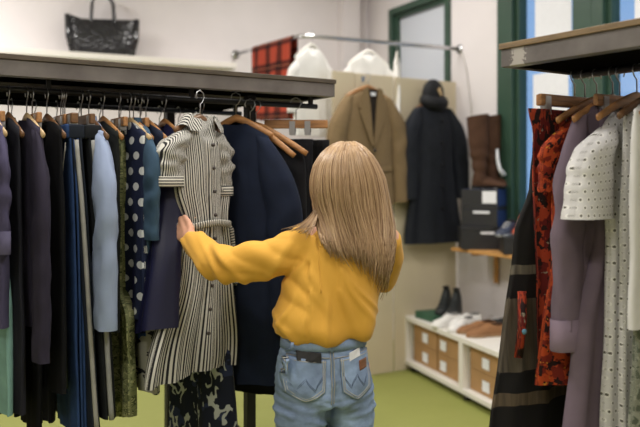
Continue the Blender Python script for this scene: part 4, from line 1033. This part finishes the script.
for z in (wb_z1 + .002, wb_z1 + .004, (wb_z0 + wb_z1) / 2, wb_z0, wb_z0):
    k = (wb_z1 - z) / (wb_z1 - wb_z0); g = .0 if z == wb_z1 + .002 else 1
    rings.append(ell(Vector((jc(323.5, 340).x, jc(323.5, 340).y, z)), .141 + .003 * k + .001 * g, .104 + .002 * k + .001 * g, 64))
wbo = MB().loft(rings[1:4], False).build('waistband', JN, jeans); box_uv(wbo); m_ = wbo.modifiers.new('t', 'SOLIDIFY'); m_.thickness = .004
LP = latof(305, 360); RP = latof(354, 360); CS = latof(332.5, 360)
def pocket(cx, w, ztop, zbot, tl):
    def f_(u, v):
        ww = w * (1 - .12 * v); x = cx + (u - .5) * ww
        zb = zbot + .030 * abs(2 * u - 1) ** 1.3; zt = ztop + tl * (u - .5)
        return x, zt + (zb - zt) * v
    o = patch('back_pocket', f_, JN, .003, jeans); 
    ed = [f_(0, k / 10) for k in range(11)] + [f_(k / 10, 1) for k in range(1, 11)] + [f_(1, 1 - k / 10) for k in range(1, 11)]
    for q in (.004, .010):
        pts = [(cx + (a - cx) * (1 - q * 2 / w), z + (q if i > 9 and i < 22 else 0)) for i, (a, z) in enumerate(ed)]
        decal_strip(jb, pts, .0017, 'stitching', STI, o, .006, PA0, 5)
    decal_strip(jb, [f_(k / 10, .06) for k in range(11)], .0017, 'stitching', STI, o, .006, PA0, 5)
    wz = lambda z: zt_ - z
    zt_ = ztop; W_ = [(-.42, .052), (-.2, .098), (0, .062), (.2, .098), (.42, .052)]                      # the stitched W
    for q in (0, .006):
        pts = []
        for (a, z), (a2, z2) in zip(W_, W_[1:]):
            for k in range(6): pts.append((cx + (a + (a2 - a) * k / 6) * w, ztop - q - (z + (z2 - z) * (k / 6) ** .7)))
        pts.append((cx + W_[-1][0] * w, ztop - q - W_[-1][1])); decal_strip(jb, pts, .0010, 'stitched_emblem', DRK, o, .006, PA0, 5)
    return o
pl_w = .135
pocket(LP, pl_w, zj(351), zj(392), -.012); pr = pocket(RP + .008, .125, zj(350), zj(393), .014)
LEA = plain('brown_leather_patch', (120, 78, 52), .5); LEB = plain('patch_lettering', (58, 44, 40), .6)
lo = patch('leather_patch', lambda u, v: (RP + .018 + .036 * u, zj(356.5) - .032 * v + .006 * u), LEA, .0055, pr, 6, .002)
for s_ in range(3): decal_strip(jb, [(RP + .023 + .008 * k, zj(359) - .007 * s_ + .0015 * k + .001 * (-1) ** k) for k in range(4)], .0012, 'lettering', LEB, lo, .0062, PA0, 5)
decal_strip(jb, [(CS + .0 * k, zj(345 + k * 2.8)) for k in range(20)], .0022, 'seat_seam', JN, jeans, .001, PA0)
for q in (-.005, .005): decal_strip(jb, [(CS + q, zj(345 + k * 2.8)) for k in range(19)], .0016, 'stitching', STI, jeans, .0025, PA0, 5)
for s in (-1, 1):
    decal_strip(jb, [(CS + s * .008 + (((LP - .075) if s < 0 else (RP + .075)) - CS - s * .008) * k / 10, zj(351 - 3.5 * k / 10 + (.5 if s > 0 else 0))) for k in range(11)], .0016, 'yoke_stitching', STI, jeans, .0025, PA0, 5)
for la in (LP - .045, CS, RP + .045):
    lp = [onback(jb, la, z, .0075, PA0)[0] for z in (wb_z1 + .002, (wb_z0 + wb_z1) / 2, wb_z0 - .004)]
    MB().tube(lp, .0055, 8, True, .5, RT).build('belt_loop', JN, jeans)
# things in the pockets
def pocket_item(name, cx, z0, w, h, mat, label, cat, tl):
    vs = []
    ps = [onback(jb, cx + a * w / 2, z0 + zz * h, .0085, PA0)[0] + Vector((0, 0, tl * a)) for zz in (0, 1) for a in (-1, 0, 1)]
    back = [p + FW * .003 for p in ps]; v = ps + back
    fs = [(0, 1, 4, 3), (1, 2, 5, 4), (9, 10, 7, 6), (10, 11, 8, 7), (3, 4, 10, 9), (4, 5, 11, 10), (1, 0, 6, 7), (2, 1, 7, 8), (0, 3, 9, 6), (5, 2, 8, 11)]
    o = MB().add(v, fs).build(name, mat, None, False); return tag(o, label, cat)
pocket_item('wallet', latof(309, 350), zj(354), .074, .032, plain('black_leather', (30, 30, 34), .5), 'black wallet edge showing above the left back jeans pocket', 'wallet', -.004)
pocket_item('folded_paper', latof(354, 350), zj(353.5), .045, .026, M['paper'], 'white folded paper showing above the right back jeans pocket', 'paper', .006)
for ft, lab in ((footL, 'left'), (footR, 'right')):
    s_ = shoe((0, 0, 0), 0, .25, SW, SW, 'x', 'x', .01, None, .046); s_.parent = None
    q = ft - FW * .06; s_.location = (q.x, q.y, 0); s_.rotation_euler = (0, 0, math.atan2(FW.y, FW.x)); del s_['group']
    s_['label'] = 'white sneaker on the %s foot of the person' % lab
# ---- hair
HR = NT('long_blond_brown_hair'); uv, u, v = HR.uv()
n1 = HR.noise(HR.scale(uv, 40, .25, 1), 1, 3, .6); n2 = HR.noise(HR.scale(uv, 9, .4, 1), 1, 2)
c_ = HR.ramp(HR.math('ADD', HR.math('MULTIPLY', n1, .6), HR.math('MULTIPLY', n2, .4)), [(.33, lin((92, 68, 48))), (.44, lin((148, 118, 88))), (.57, lin((190, 160, 124))), (.74, lin((224, 198, 160)))])
HR.col(c_); HR.set(.38, 0, .4); HR.b.inputs['Anisotropic'].default_value = .5
LE = [(142, 343), (144, 336), (148, 329), (155, 321.5), (165, 315), (178, 311.5), (192, 311), (206, 313), (222, 318), (240, 325), (260, 334), (280, 349), (300, 362)]
RE = [(142, 352), (144, 358), (148, 364), (155, 371), (165, 378), (178, 384), (192, 387), (206, 389), (222, 390.5), (240, 391), (260, 390), (280, 386), (300, 382)]
DB = [(142, .01), (144, .045), (150, .075), (160, .10), (178, .122), (195, .125), (212, .115), (228, .105), (245, .115), (262, .135), (280, .145), (300, .15)]
def hpt(phi, y, off=0.0):
    a = PI * phi; l, r = interp(LE, y), interp(RE, y); px = (l + r) / 2 - (r - l) / 2 * math.cos(a)
    bk = interp(DB, y); dc = 2.735 - .0 * y
    tw = .055 * ((px - 350) / 38)                       # head turned with the shoulders
    d = dc + tw - (bk + off) * max(-1.0, math.sin(a)); p = P(px, y, d)
    return p + Vector(((px - (l + r) / 2) / max(8, (r - l) / 2) * off, 0, off * max(0, (165 - y) / 25) * .6))
def tip(phi): return interp([(-.2, 236), (0, 238), (.15, 246), (.35, 254), (.5, 262), (.65, 273), (.8, 284), (.92, 282), (1.0, 270), (1.2, 262)], phi)
def onblouse(p, off):
    h = tb_.ray_cast(Vector((p.x, 1.5, p.z)), Vector((0, 1, 0)))
    if h[0] and h[0].y - off < p.y and h[0].y > 2.4: p.y += (h[0].y - off - p.y)
    return p
def fit(pts, off):
    "drape a lock over the blouse without a kink"
    lim = []
    for p in pts:
        h = tb_.ray_cast(Vector((p.x, 1.5, p.z)), Vector((0, 1, 0)))
        lim.append(h[0].y - off if h[0] and h[0].y > 2.4 else 9)
    d = [min(p.y, q) for p, q in zip(pts, lim)]
    for _ in range(10):
        d = [d[0]] + [min(d[i], .5 * d[i] + .25 * (d[i - 1] + d[i + 1])) if d[i] <= lim[i] else lim[i] for i in range(1, len(d) - 1)] + [d[-1]]
        d = [min(x, q) for x, q in zip(d, lim)]
    for p, x in zip(pts, d): p.y = x
rr = random.Random(5)
sh_ = MB(); ns, nr = 46, 34; rows = []
for j in range(nr + 1):
    row = []
    for i in range(ns + 1):
        phi = -.18 + 1.36 * i / ns; y = 142.3 + (tip(phi) - 10 - 142.3) * (j / nr) ** 1.25
        row.append(hpt(phi, y, -.012 + .003 * math.sin(i * 2.1)))
    rows.append(row)
for i in range(ns + 1): fit([r[i] for r in rows], .006)
vs = [p for r in rows for p in r]; us = [(i / ns * 3, j / nr) for j in range(nr + 1) for i in range(ns + 1)]
fs = [(j * (ns + 1) + i, j * (ns + 1) + i + 1, (j + 1) * (ns + 1) + i + 1, (j + 1) * (ns + 1) + i) for j in range(nr) for i in range(ns)]
sh_.add(vs, fs, us)
for k in range(1150):
    phi = rr.uniform(-.16, 1.16); ye = tip(phi) + rr.gauss(0, 6); off = rr.uniform(-.008, .004); y0 = 142.2 + rr.random() ** 2 * 14
    am = rr.uniform(.004, .010); ph = rr.gauss(0, .5) + 2.2 * math.sin(int(phi * 17) * 5.7) + phi * 4; wl = rr.uniform(.05, .085); dph = rr.gauss(0, .02); pts = []
    N = 15
    for i in range(N + 1):
        s = i / N; y = y0 + (ye - y0) * s ** 1.15
        p = hpt(phi + dph * s, y, off + .004 * s * math.sin(s * 7 + ph)); g = max(0, (y - 185) / 90)
        p += RT * am * g * math.sin((y - 180) * wl + ph) * 1.6 + BACK * am * g * .6 * math.cos((y - 180) * wl + ph)
        pts.append(p)
    fit(pts, .011 + (off + .008) * .9)
    w0 = rr.uniform(.0020, .0036); b0 = len(sh_.u)
    sh_.tube(pts, [w0 * (1 - .75 * (i / N) ** 3) for i in range(N + 1)], 5, True, .6)
    uo = rr.uniform(0, 3)
    for q in range(b0, len(sh_.u)): sh_.u[q] = (uo, sh_.u[q][1])
for k in range(46):                                     # locks falling onto the left shoulder
    s0 = rr.random(); a = P(318 + 4 * s0, 196 + 8 * rr.random(), 2.68); bb = P(314 + 4 * s0, 214 + 5 * rr.random(), 2.63); c3 = P(304 + 10 * s0, 224 + 5 * s0, 2.60); e = P(286 + 24 * s0 + rr.gauss(0, 3), 228 + 8 * s0 + rr.gauss(0, 1.5), 2.58)
    pts = []
    for i in range(11):
        s = i / 10; pts.append(((a.lerp(bb, s)).lerp(bb.lerp(c3, s), s)).lerp((bb.lerp(c3, s)).lerp(c3.lerp(e, s), s), s)); onblouse(pts[-1], .006)
    b0 = len(sh_.u); sh_.tube(pts, [.0022 * (1 - .7 * (i / 10) ** 2) for i in range(11)], 5, True, .6); uo = rr.uniform(0, 3)
    for q in range(b0, len(sh_.u)): sh_.u[q] = (uo, sh_.u[q][1])
hair = sh_.build('hair', HR.m, person)
C.cycles.use_denoising = True
